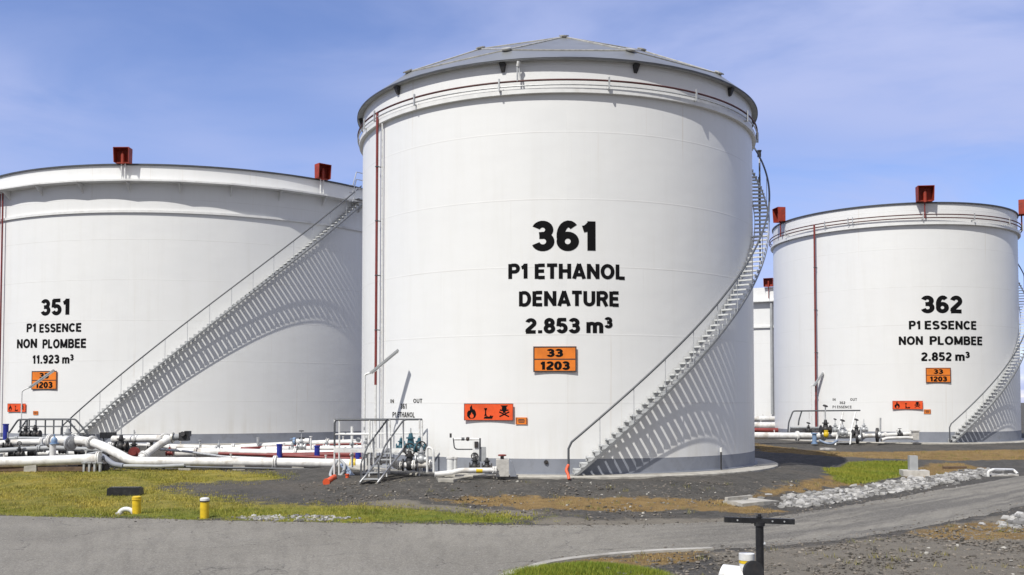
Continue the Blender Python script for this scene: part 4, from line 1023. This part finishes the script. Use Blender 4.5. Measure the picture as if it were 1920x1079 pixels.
for a, b, k in ((fl, tl_, 0), (fr, tr_, 1)):
    a = Vector((a.x, a.y, gl)); top = b + Vector((0, 0, hr)); low = a.lerp(b, .28) + Vector((0, 0, hr * .92)); mid = a.lerp(b, .18)
    ex = top + Vector((.62, .1, .0)) if k else top
    rail_run([a.lerp(b, .05), a.lerp(b, .05) + Vector((0, 0, hr * .62)), low, top, ex], .03).build('handrail', 'rail', t)
    for f in (.06, .5, .98):
        p = a.lerp(b, f); MB().cyl(p, p + Vector((0, 0, hr * (.62 if f < .1 else 1))), .03, 7).build('rail_post', 'railw', t)
# teal valves behind the steps
for px, py, Y, s, lab in ((770, 838, 34.15, .5, 'tall teal valve under the railing of the access steps'), (752, 840, 34.3, .36, 'teal valve left of the tall teal one'), (786, 842, 33.2, .40, 'teal valve at the right end of the platform')):
    valve(P(px, py, Y), (1, .2, 0), s, lab, body='teal', stem_h=.15 if s < .5 else .35, wheel_r=0, group='teal valves by tank 361')
for px, py, Y, s, lab in ((768, 872, 33.0, .5, 'dark valve under the platform of the access steps'), (790, 862, 32.9, .42, 'rusty valve with a wheel right of the access steps')):
    valve(P(px, py, Y), (1, 0, 0), s, lab, body='iron' if s > .45 else 'steel', wheel='iron', stem_h=.1, wheel_r=.4, wheel_axis=(.4, -1, .1))
pipe([P(742, 873, 33), P(812, 871, 32.9)], .11, 'short white pipe under the access platform', flanges=(.1, .5, .9))
pipe([P(690, 866, 33.9), P(735, 862, 33.8), P(742, 873, 33.3)], .12, 'white elbow pipe behind the access steps', flanges=(.3,))
# white instruments behind the left of the platform
for px, y0, y1, lab in ((660, 800, 866, 'white upright pipe with a gauge beside the access platform, left one'), (687, 812, 862, 'white upright pipe with fittings beside the access platform, right one')):
    a, b = P(px, y1, 34.8), P(px, y0, 34.8); t = thing('instrument_pipe', a, lab, 'instrument pipe', 'instrument pipes by the platform')
    MB().cyl(a - Vector((0, 0, .2)), b, .05, 9).build('stem', 'railw', t)
    for k in (.2, .5, .8): MB().disc(a.lerp(b, k), (0, 0, 1), .09, .05, 10).build('collar', 'steel', t)
    q = a.lerp(b, .62); MB().cyl(q, q + Vector((.2, -.05, 0)), .025, 6).disc(q + Vector((.24, -.08, 0)), (.3, -1, 0), .09, .05, 14).build('gauge', 'steel', t)
# yellow band and hoses left of the steps
p = P(662, 870, 37.4); tag(MB().lathe((0, 0), [(.01, 0), (.01, 0)], 3).cyl(P(657, 869.5, 37.62), P(667, 869.6, 37.61), .19, 16).build('pipe_marker', 'yellow', loc=p), 'yellow marker band round the front pipe by the steps', 'marker')
a = P(634, 866, 35.2)
hs = [P(632, 864, 35.2), P(622, 882, 34.6), P(620, 893, 34.2), P(632, 898, 34), P(642, 888, 34.3), P(646, 872, 34.9), P(636, 862, 35.1)]
tag(MB().tube(bez(hs, 6), .055, 8).build('hose', 'grey', loc=hs[0]), 'grey hose hanging in a loop from the front pipe', 'hose', 'hoses by the access steps')
for i, dx in enumerate((0, 6)):
    hs = [P(640 + dx, 872, 35.4), P(648 + dx, 882, 34.8), P(656 + dx, 892, 34.2), P(668 + dx, 897, 33.6), P(682 + dx, 896, 33.5)]
    tag(MB().tube(bez(hs, 6), .06, 8).build('hose', 'hose', loc=hs[0]), ('blue grey hose sloping to the foot of the steps, left one of two', 'blue grey hose sloping to the foot of the steps, right one of two')[i], 'hose', 'hoses by the access steps')
def lying(px0, py0, px1, py1, r, m, label, cat, name):
    a, b = G(px0, py0), G(px1, py1); up = Vector((0, 0, r * .9)); t = thing(name, a, label, cat)
    MB().cyl(a + up, b + up, r, 10).build('barrel', m, t); d = (b - a).normalized(); MB().disc(a + up, d, r * 1.35, .06, 12).build('collar', m, t)
lying(612, 909, 627, 899, .09, 'horange', 'orange red hose coupling lying left of the access steps', 'hose coupling', 'hose_coupling')
a = G(651, 897); t = thing('ground_cap', a, 'small orange cap on the ground beside the steps', 'cap'); MB().cyl(a, a + Vector((0, 0, .12)), .06, 10).build('barrel', 'horange', t); MB().disc(a + Vector((0, 0, .13)), (0, 0, 1), .08, .03, 10).build('lid', 'horange', t)

# things standing against the foot of 361
yb = 32.35
t = thing('hoop_rail', P(808, 886, 32.6), 'white hoop rail standing right of the access steps', 'hoop')
rail_run([P(801, 886, 32.6), P(801, 838, 32.6), P(812, 842, 32.5), P(813.5, 886, 32.5)], .04).build('tube', 'railw', t)
for px, w_, lab in ((845, .10, 'wide white stub pipe at the foot of tank 361'), (853, .05, 'narrow white stub pipe at the foot of tank 361')):
    a, b = P(px, 884, yb), P(px, 859, yb); t = thing('stub_pipe', a, lab, 'stub pipe', 'white stub pipes at tank 361'); MB().cyl(a, b, w_ + .03, 14).build('barrel', 'railw', t); MB().disc(b, (0, 0, 1), w_ + .05, .05, 14).build('lid', 'pipe', t)
t = thing('sampling_point', P(890, 882, yb), 'white sampling pipework with gauges at the foot of tank 361', 'sampling point')
rail_run([P(851, 824, yb), P(898, 824, yb)], .04).build('top_pipe', 'railw', t)
rail_run([P(850, 822, yb), P(852, 843, yb), P(886, 843, yb)], .022).build('drain_pipe', 'rail', t)
MB().box(P(893, 852, yb), (.2, .2, .85)).build('column', 'white', t)
MB().box(P(893, 834, yb - .12), (.12, .04, .20)).build('window', 'iron', t)
rail_run([P(900, 822, yb), P(900, 842, yb)], .03).build('side_pipe', 'rail', t)
MB().box(P(905, 852, yb + .1), (.24, .2, .48), taper=.9).build('cabinet', 'grey', t)
MB().cyl(P(845, 821, yb), P(845, 813, yb), .035, 8).build('gauge', 'iron', t)
MB().ball(P(877, 823.5, yb), .075, .06, .07).build('knob', 'iron', t)
MB().disc(P(868, 823.5, yb), (1, 0, 0), .055, .1, 10).build('union', 'rail', t)
valve(P(890, 876, yb - .15), (1, .1, 0), .36, 'black valve under the sampling pipework of tank 361', stem_h=.05, wheel_r=.3, wheel_axis=(0, -1, .3))
valve(P(913, 877, yb - .2), (1, .1, 0), .34, 'dark valve right of the sampling pipework', stem_h=0, wheel_r=0)
pipe([P(815, 890, 31.8), P(846, 887, 31.9), P(862, 882.5, 31.9), P(930, 882, 31.9)], .085, 'white drain pipe on the slab at the foot of tank 361', flanges=(.98,), rad=.2)
tag(MB().cyl(P(893, 882.5, 31.9), P(905, 882.5, 31.9), .088, 14).build('pipe_marker', 'yellow', loc=P(899, 882.5, 31.9)), 'yellow marker band round the drain pipe of tank 361', 'marker')
pa = [G(818, 899), G(846, 899), G(870, 892), G(930, 890), G(930, 893), G(880, 896), G(850, 905), G(822, 906)]
mb = MB(); zt = 0.0
mb.add([Vector((p.x, p.y, -.05)) for p in pa] + [Vector((p.x, p.y, -.5)) for p in pa], [tuple(range(8))] + [(i, (i + 1) % 8, 8 + (i + 1) % 8, 8 + i) for i in range(8)])
tag(mb.build('slab', 'conc', loc=pa[0]), 'broken concrete slab edge under the drain pipe', 'slab')
p = P(945, 893, 32.1); t = thing('concrete_pit', p, 'grey concrete drain pit with a small red wheel at tank 361', 'drain pit')
MB().box(p + Vector((-.05, 0, .28)), (.42, .4, .56)).build('box', 'concl', t)
mb = MB(); q = p + Vector((.2, -.22, 0)); mb.add([q, q + Vector((.22, 0, 0)), q + Vector((.05, 0, .5)), q + Vector((0, 0, .5)), q + Vector((0, .4, 0)), q + Vector((.22, .4, 0)), q + Vector((.05, .4, .5)), q + Vector((0, .4, .5))], [(0, 1, 2, 3), (7, 6, 5, 4), (1, 5, 6, 2), (2, 6, 7, 3), (0, 3, 7, 4)]); mb.build('buttress', 'base', t)
q = p + Vector((-.06, -.05, .56)); MB().cyl(q, q + Vector((0, 0, .12)), .06, 8).build('stem', 'iron', t); MB().torus(q + Vector((0, 0, .13)), (0, 0, 1), .12, .025, 14).cyl(q + Vector((-.12, 0, .13)), q + Vector((.12, 0, .13)), .02, 5).build('handwheel', 'redpipe', t)
thv, zv, p = cyl_hit(c1, R1, 1024, 867); tag(MB().disc(p, (p.x - c1[0], p.y - c1[1], 0), .075, .1, 14).disc(p + Vector((0, -.06, 0)), (0, -1, 0), .035, .05, 8).build('earthing_boss', 'iron', loc=p), 'small dark round boss on the grey base of tank 361', 'boss')
thv, zv, p = cyl_hit(c1, R1 + .1, 1352, 848); t = thing('earthing_cable', p, 'short white post on the base of tank 361 under the stair', 'earthing post'); MB().cyl(Vector((p.x, p.y, 0)), p, .03, 7).build('cable', 'iron', t); MB().cyl(p, p + Vector((0, 0, .16)), .05, 8).build('cap', 'railw', t)
hs = [P(1066, 872, 31.6), P(1062, 882, 31.5), P(1065, 890, 31.4), P(1067, 899, 31.3)]
tag(MB().tube(bez(hs, 5), .05, 8).build('cable_end', 'horange', loc=hs[-1]), 'faded red sleeve hanging at the foot of the 361 stair', 'sleeve')

# ------------------------------------------------------------------ left crossover railing before tank 351
t = thing('access_steps', P(80, 822, 46.0), 'dark railed crossover platform in front of tank 351', 'access steps')
YL = 46.0; zr, zd = P(80, 787, YL).z, P(80, 817, YL).z
X = lambda px: P(px, 800, YL).x
MB().box(((X(36) + X(126)) / 2, YL + .4, zd - .03), (X(126) - X(36), .9, .06)).build('platform', 'steel', t)
for yy in (YL, YL + .85):
    rail_run([P(17, 812, YL) + Vector((0, yy - YL, 0)), Vector((X(34), yy, zr)), Vector((X(126), yy, zr)), P(152, 817, YL) + Vector((0, yy - YL, 0))], .042).build('handrail', 'rail', t)
    for px in (38, 51, 85, 117):
        MB().cyl((X(px), yy, zd - .6), (X(px), yy, zr), .036, 7).build('rail_post', 'rail', t)
    rail_run([Vector((X(36), yy, zd + .42)), Vector((X(126), yy, zd + .42))], .025).build('mid_rail', 'rail', t)
a, b = Vector((X(126), YL + .4, zd)), P(152, 828, YL) + Vector((0, .4, 0))
for k in (-.42, .42): MB().tube([a + Vector((0, k, 0)), b + Vector((0, k, 0))], .05, 4).build('stringer', 'railw', t)
for i in range(3): 
    m_ = a.lerp(b, (i + .5) / 3); MB().box(m_, (.24, .8, .03)).build('tread', 'steel', t)

# ------------------------------------------------------------------ pipework at the foot of tank 362
YR = 58.2
t = thing('access_steps', P(1545, 818, YR), 'white railed platform over the pipes of tank 362', 'access steps')
zr, zd = P(1545, 771, YR).z, P(1545, 801, YR).z; X = lambda px: P(px, 790, YR).x
MB().box(((X(1484) + X(1578)) / 2, YR + .4, zd - .04), (X(1578) - X(1484), .8, .07)).build('platform', 'steel', t)
rail_run([P(1477, 812, YR), P(1479, 792, YR), P(1487, 771, YR), P(1613, 770, YR)], .045).build('handrail', 'rail', t)
rail_run([P(1497, 798, YR), P(1498, 788, YR), P(1503, 772, YR)], .045).build('handrail', 'rail', t)
for a, b, c_ in (((1581, 773), (1574, 800), (1566, 836)), ((1604, 773), (1597, 802), (1594, 834))):
    rail_run([P(*a, YR), P(*b, YR - .4), P(*c_, YR - 1.6)], .05).build('handrail', 'railw', t)
for px in (1517, 1545): MB().cyl(P(px, 801, YR), P(px, 771, YR), .035, 6).build('rail_post', 'railw', t)
for f in (.3, .55, .8):
    p = P(1574 - 7 * f, 806 + 30 * f, YR - .4 - 1.2 * f); q = P(1598 - 4 * f, 806 + 30 * f, YR - .4 - 1.2 * f); m_ = (p + q) / 2; MB().box(m_, ((q - p).length, .25, .04)).build('tread', 'steel', t)
pipe([P(1405, 817, 57.2), P(1480, 818, 57.4), P(1535, 818, 57.6), P(1600, 816, 58)], .2, 'thick white pipe leading to tank 362 from the left', flanges=(.45, .7))
pipe([P(1480, 806, 58.6), P(1530, 806, 58.6), P(1600, 809, 58.6)], .15, 'white pipe under the platform of tank 362', flanges=(.3, .6))
pipe([P(1600, 818, 57.3), P(1650, 817, 57.4), P(1718, 813, 57.6)], .12, 'white pipe with valves running right along tank 362', flanges=(.15, .5, .9))
pipe([P(1400, 807, 66), P(1450, 807, 66), P(1490, 807, 66)], .16, 'rust red pipe in the gap between tanks 361 and 362', m='redpipe', name='red_pipe')
pipe([P(1395, 798, 68), P(1490, 798, 68)], .22, 'white pipe in the gap behind the rust red one')
pipe([P(1395, 786, 72), P(1490, 786, 72)], .2, 'highest white pipe in the gap between tanks 361 and 362')
for px, py, Y, s, bd, sh, wr, lab in ((1548, 806, 57.0, .62, 'iron', 1.3, .2, 'tall dark valve beside the brown riser of tank 362'), (1580, 812, 56.8, .5, 'steel', .5, .25, 'grey valve between the step rails of tank 362'), (1606, 812, 57.2, .5, 'iron', .6, .22, 'dark valve right of the step rails of tank 362'), (1566, 806, 57.8, .4, 'grey', .6, .2, 'small grey valve behind the step rails of tank 362'), (1620, 806, 57.6, .4, 'steel', .6, 0, 'slim grey valve near the black flange of tank 362'), (1516, 808, 57.6, .36, 'iron', .3, .3, 'dark valve left of the brown riser of tank 362')):
    valve(P(px, py, Y), (1, 0, 0), s, lab, body=bd, stem_h=sh, wheel_r=wr, wheel_axis=(.2, -.4, 1), group='valves at tank 362')
for px, py, r, lab in ((1645, 816, .42, 'large black flange disc with a stem before tank 362'), (1608, 821, .36, 'black flange disc behind the step rails of tank 362')):
    p = P(px, py, 56.6); t = thing('flange_disc', p, lab, 'flange', 'black flange discs at tank 362')
    MB().disc(p, (1, -.55, 0), r, .12, 22).build('disc', 'iron', t); MB().disc(p + Vector((.1, -.06, 0)), (1, -.55, 0), r * .5, .16, 16).build('hub', 'steel', t)
    MB().cyl(p + Vector((.18, 0, .1)), p + Vector((.2, 0, 1.0 if r > .4 else .5)), .05, 7).build('stem', 'steel', t)
p = P(1527, 822, 56.4); t = thing('blue_valve', p, 'bright blue fitting at the foot of the brown riser', 'valve'); MB().cyl(p - Vector((0, 0, .3)), p + Vector((0, 0, .25)), .13, 10).build('body', 'lblue', t); MB().disc(p + Vector((0, 0, .28)), (0, 0, 1), .19, .06, 12).disc(p - Vector((0, 0, .3)), (0, 0, 1), .19, .06, 12).build('flange', 'lblue', t)
p = P(1549, 815, 56.6); tag(MB().ball(p, .16, .16, .2).disc(p + Vector((0, 0, .2)), (0, 0, 1), .12, .1).build('yellow_fitting', 'yellow', loc=p), 'yellow fitting on the pipes in front of tank 362', 'fitting')
hs = [P(1537, 826, 56.4), P(1548, 831, 56), P(1560, 832, 55.9), P(1570, 826, 56.2)]; tag(MB().tube(bez(hs, 5), .07, 8).build('hose', 'hose', loc=hs[0]), 'black looped hose on the ground before tank 362', 'hose')
hs = [P(1653, 826, 56.6), P(1662, 822, 56.8), P(1700, 821, 57), P(1716, 822, 57)]
pipe(hs, .09, 'low white drain pipe on the ground before tank 362', flanges=(.97,), rad=.3)
valve(P(1687, 815, 57.4), (1, 0, 0), .3, 'little dark valve on the right hand pipe of tank 362', stem_h=.2, wheel_r=.3)
p = P(1716, 817, 57); tag(MB().box(p, (.34, .3, .5)).box(p + Vector((0, 0, .27)), (.42, .38, .06)).build('concrete_post', 'concl', loc=p), 'small concrete post at the foot of tank 362', 'post')
p = P(1530, 838, 54.8); 
a = G(1552, 844); tag(MB().box(a + Vector((0, 0, .05)), (.5, .7, .1), .5).build('paver', 'concl', loc=a), 'pale paving slab lying before the steps of tank 362', 'paver')

# ------------------------------------------------------------------ small things on the verges
def bollard(px, y0, y1, cap, label):
    p = G(px, y1); h = (y1 - y0) / FPX * p.y; t = thing('marker_post', p, label, 'marker post', 'yellow marker posts by the road')
    MB().cyl(p - Vector((0, 0, .1)), p + Vector((0, 0, h)), .115, 18).build('pillar', 'yellow', t)
    MB().cyl(p + Vector((0, 0, h)), p + Vector((0, 0, h + .05)), .122, 18).ball(p + Vector((0, 0, h + .05)), .122, .122, .03, 16, 6).build('cap', cap, t)
    bt = MB().torus(p + Vector((0, 0, h - .02)), (0, 0, 1), .118, .014, 18, 5).build('band', 'yellow' if cap == 'yellow' else 'iron', t)
bollard(383.5, 939, 972, 'railw', 'yellow marker post with a white cap at the road edge')
bollard(256, 936, 964, 'yellow', 'plain yellow marker post beside a white pipe stub')
p = G(233, 964); t = thing('pipe_elbow', p, 'white arched pipe stub beside the plain yellow post', 'pipe stub')
MB().tube([p + Vector((.19 * -math.cos(a) + .06, .0, .0 + .13 * math.sin(a))) for a in [math.pi * i / 10 for i in range(11)]], .062, 12).build('elbow', 'railw', t)
MB().disc(p + Vector((-.13, 0, .01)), (0, 0, 1), .1, .05).build('collar', 'concl', t)
p = G(235, 929); tag(MB().box(p + Vector((0, 0, .10)), (1.02, .4, .27), .04, taper=.96).box(p + Vector((0, 0, .243)), (.9, .3, .03), .04).build('drain_box', 'rubber', loc=p), 'low black drain box lying in the left grass', 'drain box')
# concrete pillar on a base block, right green patch
p = G(1712, 893); t = thing('concrete_marker', p, 'concrete pillar on a base block beside the green patch', 'marker pillar')
MB().box(p + Vector((.05, 0, .1)), (1.0, .7, .28), -.15).build('base_block', 'concl', t); MB().box(p + Vector((.0, 0, .52)), (.32, .3, .6), -.15).build('pillar', 'grey', t)
p = G(1790, 880); tag(MB().box(p + Vector((0, 0, .06)), (1.0, .25, .12), .1).build('plank', 'timber', loc=p), 'dark plank lying on the brown ground at the right', 'plank')
# culvert heads in the stone strip
a, b = G(1392, 951), G(1462, 944); d = (b - a).normalized(); n = Vector((-d.y, d.x, 0)); t = thing('culvert', a, 'pale concrete culvert head at the left end of the stones', 'culvert head')
mb = MB(); L_ = (b - a).length; cs = [a, a + d * L_ * .5 - n * .1, b, b + n * .5 - d * .1, b + n * .95 - d * .3, a + n * 1.1 + d * L_ * .4, a + n * .9 + d * .2, a + n * .4 + d * .12]
mb.add([c_ + Vector((0, 0, .09 + .03 * math.sin(i * 2.1))) for i, c_ in enumerate(cs)] + [c_ - Vector((0, 0, .2)) for c_ in cs], [tuple(range(8))] + [(i, 8 + i, 8 + (i + 1) % 8, (i + 1) % 8) for i in range(8)])
mb.build('slab', 'conc', t); MB().obox(b + n * .9 - d * .75 + Vector((0, 0, .1)), d, n, Vector((0, 0, 1)), 1.1, .12, .16).build('headwall', 'conc', t)
t = thing('culvert_rail', G(1860, 893), 'white tubular guard frame at the far end of the stones', 'guard frame')
MB().tube(fillet([G(1853, 894), G(1853, 894) + Vector((0, 0, .2)), P(1862, 881, G(1853, 894).y), P(1900, 881.5, G(1907, 888).y), G(1908, 889)], .15, 4), .06, 8).build('tube', 'railw', t)
MB().box(G(1880, 893) + Vector((0, .1, .02)), (1.2, .5, .1), .2).build('apron', 'concl', t)

# black T-shaped stand and the white pipe in the near foreground
YT = 13.6; tp = P(1424, 976, YT); g0 = float(hbase(tp.x, YT))
t = thing('tee_stand', (tp.x, YT, g0), 'black T shaped steel stand in the near foreground', 'stand')
MB().cyl((tp.x, YT, g0 - .1), (tp.x, YT, tp.z - .03), .056, 18).build('post', 'rubber', t)
a, b = P(1358, 974.5, YT), P(1489, 978.5, YT); MB().obox((a + b) / 2, (b - a).normalized(), Vector((0, 1, 0)), Vector((0, 0, 1)), (b - a).length, .07, .075).build('crossbar', 'rubber', t)
MB().disc((tp.x, YT, tp.z - .05), (0, 0, 1), .075, .05, 16).cyl((tp.x, YT, tp.z), (tp.x, YT, tp.z + .09), .025, 10).disc((tp.x, YT, tp.z + .05), (0, 0, 1), .045, .02, 10).build('swivel', 'rubber', t)
for f in (.18, .68, .85):
    q = a.lerp(b, f) + Vector((0, -.036, .0)); MB().disc(q, (0, 1, 0), .012, .012, 8).build('bolt', 'steel', t)
MB().disc((tp.x + .06, YT - .0, tp.z - .33), (1, 0, 0), .03, .03, 10).build('clamp', 'steel', t)
YW = 13.9; p0 = P(1352, 1078, YW); p1 = P(1424, 1092, YW - .35); dd = (p1 - p0).normalized()
t = thing('standpipe', p0, 'white capped pipe branch behind the black stand', 'pipe branch')
MB().tube([p0 + Vector((.02, .1, .02)), p0 + Vector((.22, 0, -.05)), p0 + Vector((.40, -.1, -.16)), p0 + Vector((.5, -.15, -.42)), p0 + Vector((.5, -.15, -.9))], [.12, .19, .20, .19, .19], 20).build('barrel', 'railw', t)
q = P(1400, 1056, YW - .1)
MB().cyl(q - Vector((0, 0, .16)), q, .10, 18).build('neck', 'railw', t); MB().cyl(q, q + Vector((0, 0, .045)), .105, 18).build('band', 'yellow', t); MB().cyl(q + Vector((0, 0, .045)), q + Vector((0, 0, .135)), .11, 18).build('cap', 'railw', t)
MB().disc(P(1412, 1072, YW - .45), (.3, -1, .1), .15, .05, 20).build('mouth', 'iron', t)

# ------------------------------------------------------------------ loose stones, gravel and grass
ICO_V = []
ph = (1 + 5 ** .5) / 2
for a in (-1, 1):
    for b in (-ph, ph): ICO_V += [(a, b, 0), (0, a, b), (b, 0, a)]
ICO_V = np.array(ICO_V) / math.hypot(1, ph)
def hull_faces(v):
    fs = []
    n = len(v)
    for i in range(n):
        for j in range(i + 1, n):
            for k in range(j + 1, n):
                nn = np.cross(v[j] - v[i], v[k] - v[i]); dd_ = (v - v[i]) @ nn
                if np.all(dd_ <= 1e-6): fs.append((i, j, k))
                elif np.all(dd_ >= -1e-6): fs.append((i, k, j))
    return fs
ICO_F = hull_faces(ICO_V)
def stones(pts, smin, smax, name, m, sink=.25, flat=.7):
    V, F = [], []
    for k, (x, y) in enumerate(pts):
        s = smin + (smax - smin) * random.random() ** 2
        v = ICO_V * (1 + np.random.uniform(-.32, .32, (12, 1))) * np.array([1, random.uniform(.6, 1.1), flat * random.uniform(.6, 1.2)]) * s
        a = random.uniform(0, 6.28); ca_, sa = math.cos(a), math.sin(a)
        v = np.stack([v[:, 0] * ca_ - v[:, 1] * sa, v[:, 0] * sa + v[:, 1] * ca_, v[:, 2]], -1)
        V.append(v + np.array([x, y, 0])); F.append(np.array(ICO_F) + 12 * k)
    V = np.concatenate(V); c_ = np.array(pts); z = hbase(c_[:, 0], c_[:, 1]); V[:, 2] += np.repeat(z, 12)
    for k in range(len(pts)): V[12 * k:12 * k + 12, 2] += (V[12 * k:12 * k + 12, 2].max() - z[k]) * (1 - 2 * sink) * .6
    me = bpy.data.meshes.new(name); me.from_pydata(V.tolist(), [], np.concatenate(F).tolist()); me.materials.append(M[m])
    o = bpy.data.objects.new(name, me); COL.objects.link(o); return o
def scatter(polys, n, avoid=()):
    out = []; areas = []
    for p in polys:
        a = np.array(p); areas.append(abs(np.sum(a[:, 0] * np.roll(a[:, 1], -1) - a[:, 1] * np.roll(a[:, 0], -1))) / 2)
    tot = sum(areas)
    for p, ar in zip(polys, areas):
        a = np.array(p); k = int(n * ar / tot); lo, hi = a.min(0), a.max(0); got = 0
        for _ in range(60):
            q = np.random.uniform(lo, hi, (k * 2 + 20, 2)); q = q[sd_poly(p, q[:, 0], q[:, 1]) > 0]
            for av in avoid: q = q[sd_poly(av, q[:, 0], q[:, 1]) < 0]
            q = q[:k - got]; out.append(q); got += len(q)
            if got >= k: break
    return np.concatenate(out)
RIP = [gp(p) for p in ([(1462, 948), (1470, 932), (1540, 923), (1620, 914), (1700, 900), (1765, 893), (1800, 884), (1850, 880), (1856, 893), (1800, 903), (1740, 914), (1640, 930), (1560, 945), (1510, 953)],
                       [(1378, 951), (1388, 940), (1410, 936), (1408, 947)], [(1885, 985), (1900, 970), (1960, 958), (1990, 968), (1960, 992), (1905, 992)], [(1872, 988), (1890, 984), (1890, 988)])]
tag(stones(np.concatenate([scatter(RIP, 3000), (lambda q: q + np.random.normal(0, .4, q.shape))(scatter(RIP, 380))]), .028, .165, 'riprap', 'rock', flat=.65, sink=.4), 'band of pale broken stone along the right road', 'rubble', kind='stuff')
ed_ = np.concatenate([ru[40:330], rl[150:400]]); ed_ = np.concatenate([ed_ + np.random.normal(0, .28, ed_.shape) for _ in range(5)])
tag(stones(ed_, .008, .04, 'grit', 'rockd', flat=.6), 'loose grit strewn along both road edges', 'gravel', kind='stuff')
WS = [gp([(430, 971), (520, 967), (600, 967), (680, 973), (600, 978), (470, 976)])]
tag(stones(scatter(WS, 260), .03, .09, 'rubble', 'rock', flat=.6), 'pale stones in the verge left of the road', 'rubble', kind='stuff')
GV = [gp([(600, 905), (1060, 905), (1400, 905), (1560, 905), (1400, 935), (1250, 975), (1000, 980), (700, 935)]), gp([(1120, 1058), (1330, 1036), (1500, 1030), (1640, 1012), (1800, 985), (1960, 960), (1960, 1120), (1150, 1120)]), gp([(560, 905), (660, 905), (800, 940), (560, 945)])]
tag(stones(np.concatenate([scatter(GV, 3600), scatter([GV[1]], 3200)]), .012, .055, 'gravel', 'rockd', flat=.6), 'dark loose gravel scattered over the yard', 'gravel', kind='stuff')
tag(stones(scatter([GV[1], GV[0]], 120), .025, .06, 'pale_gravel', 'conc', flat=.6), 'pale stones scattered over the dark gravel', 'gravel', kind='stuff')

def grass_mat():
    m = bpy.data.materials.new('grass_blades'); m.use_nodes = True
    t = NT(m.node_tree); b = t.n['Principled BSDF']; at = t.new('ShaderNodeAttribute', attribute_name='tint')
    t.put(b.inputs['Base Color'], at.outputs['Color']); b.inputs['Roughness'].default_value = .7; b.inputs['Specular IOR Level'].default_value = .2
    return m
def blades(pts, hmin, hmax, wd, cols, name, per=5, spread=.06):
    n = len(pts) * per; base = np.repeat(pts, per, 0) + np.random.normal(0, spread, (n, 2))
    h = np.random.uniform(hmin, hmax, n); a = np.random.uniform(0, 2 * math.pi, n); ln = np.random.uniform(.2, .9, n) * h; la = np.random.uniform(0, 2 * math.pi, n)
    z = hbase(base[:, 0], base[:, 1])
    dx, dy = np.cos(a) * wd, np.sin(a) * wd
    V = np.stack([np.stack([base[:, 0] - dx, base[:, 1] - dy, z - .02], -1), np.stack([base[:, 0] + dx, base[:, 1] + dy, z - .02], -1),
                  np.stack([base[:, 0] + np.cos(la) * ln, base[:, 1] + np.sin(la) * ln, z + h], -1)], 1).reshape(-1, 3)
    me = bpy.data.meshes.new(name); me.from_pydata(V.tolist(), [], np.arange(3 * n).reshape(-1, 3).tolist())
    f = wob(base[:, 0], base[:, 1], .6) * .5 + .5; f = np.clip(f + np.random.normal(0, .3, n), 0, 1)
    cc = np.array(cols[0])[None] * (1 - f[:, None]) + np.array(cols[1])[None] * f[:, None]
    cc = np.concatenate([cc, np.ones((n, 1))], -1)
    at = me.color_attributes.new('tint', 'FLOAT_COLOR', 'POINT'); at.data.foreach_set('color', np.repeat(cc, 3, 0).reshape(-1).astype(np.float32))
    me.materials.append(GM); o = bpy.data.objects.new(name, me); COL.objects.link(o); return o
GM = grass_mat()
gl_ = scatter([GRASS_LEFT], 17000); gl_ = gl_ + np.random.normal(0, .55, gl_.shape); gl_ = gl_[sd_poly(ROADP, gl_[:, 0], gl_[:, 1]) < .06]
low = gl_[:, 1] < 27.2
tag(blades(gl_[~low], .015, .065, .010, ((.20, .21, .035), (.46, .37, .085)), 'grass', 5, .07), 'yellow green grass of the left field', 'grass', kind='stuff')
tag(blades(gl_[low], .02, .075, .008, ((.13, .17, .025), (.40, .35, .07)), 'grass', 6, .05), 'greener grass along the road verge on the left', 'grass', kind='stuff')
tag(blades(scatter([GRASS_RIGHT], 3500), .03, .09, .014, ((.13, .18, .02), (.27, .26, .04)), 'grass', 5, .07), 'bright green grass patch right of tank 361', 'grass', kind='stuff')
tag(blades(scatter([GRASS_HUMP], 3800), .03, .11, .006, ((.10, .17, .018), (.27, .28, .04)), 'grass', 6, .03), 'bright green grass hump at the bottom of the picture', 'grass', kind='stuff')
tag(blades(scatter(DRY, 5200), .015, .06, .010, ((.18, .125, .05), (.36, .26, .11)), 'dry_grass', 4, .06), 'withered brown grass strips round the tanks', 'dry grass', kind='stuff')

wd_ = np.concatenate([scatter([GV[0]], 30), scatter([GV[1]], 45), scatter(DRY, 110), gl_[np.random.choice(len(gl_), 240)]])
tag(blades(wd_, .04, .13, .008, ((.13, .14, .04), (.30, .25, .10)), 'weeds', 16, .07), 'scattered weeds and dead tufts on the verges', 'weeds', kind='stuff')
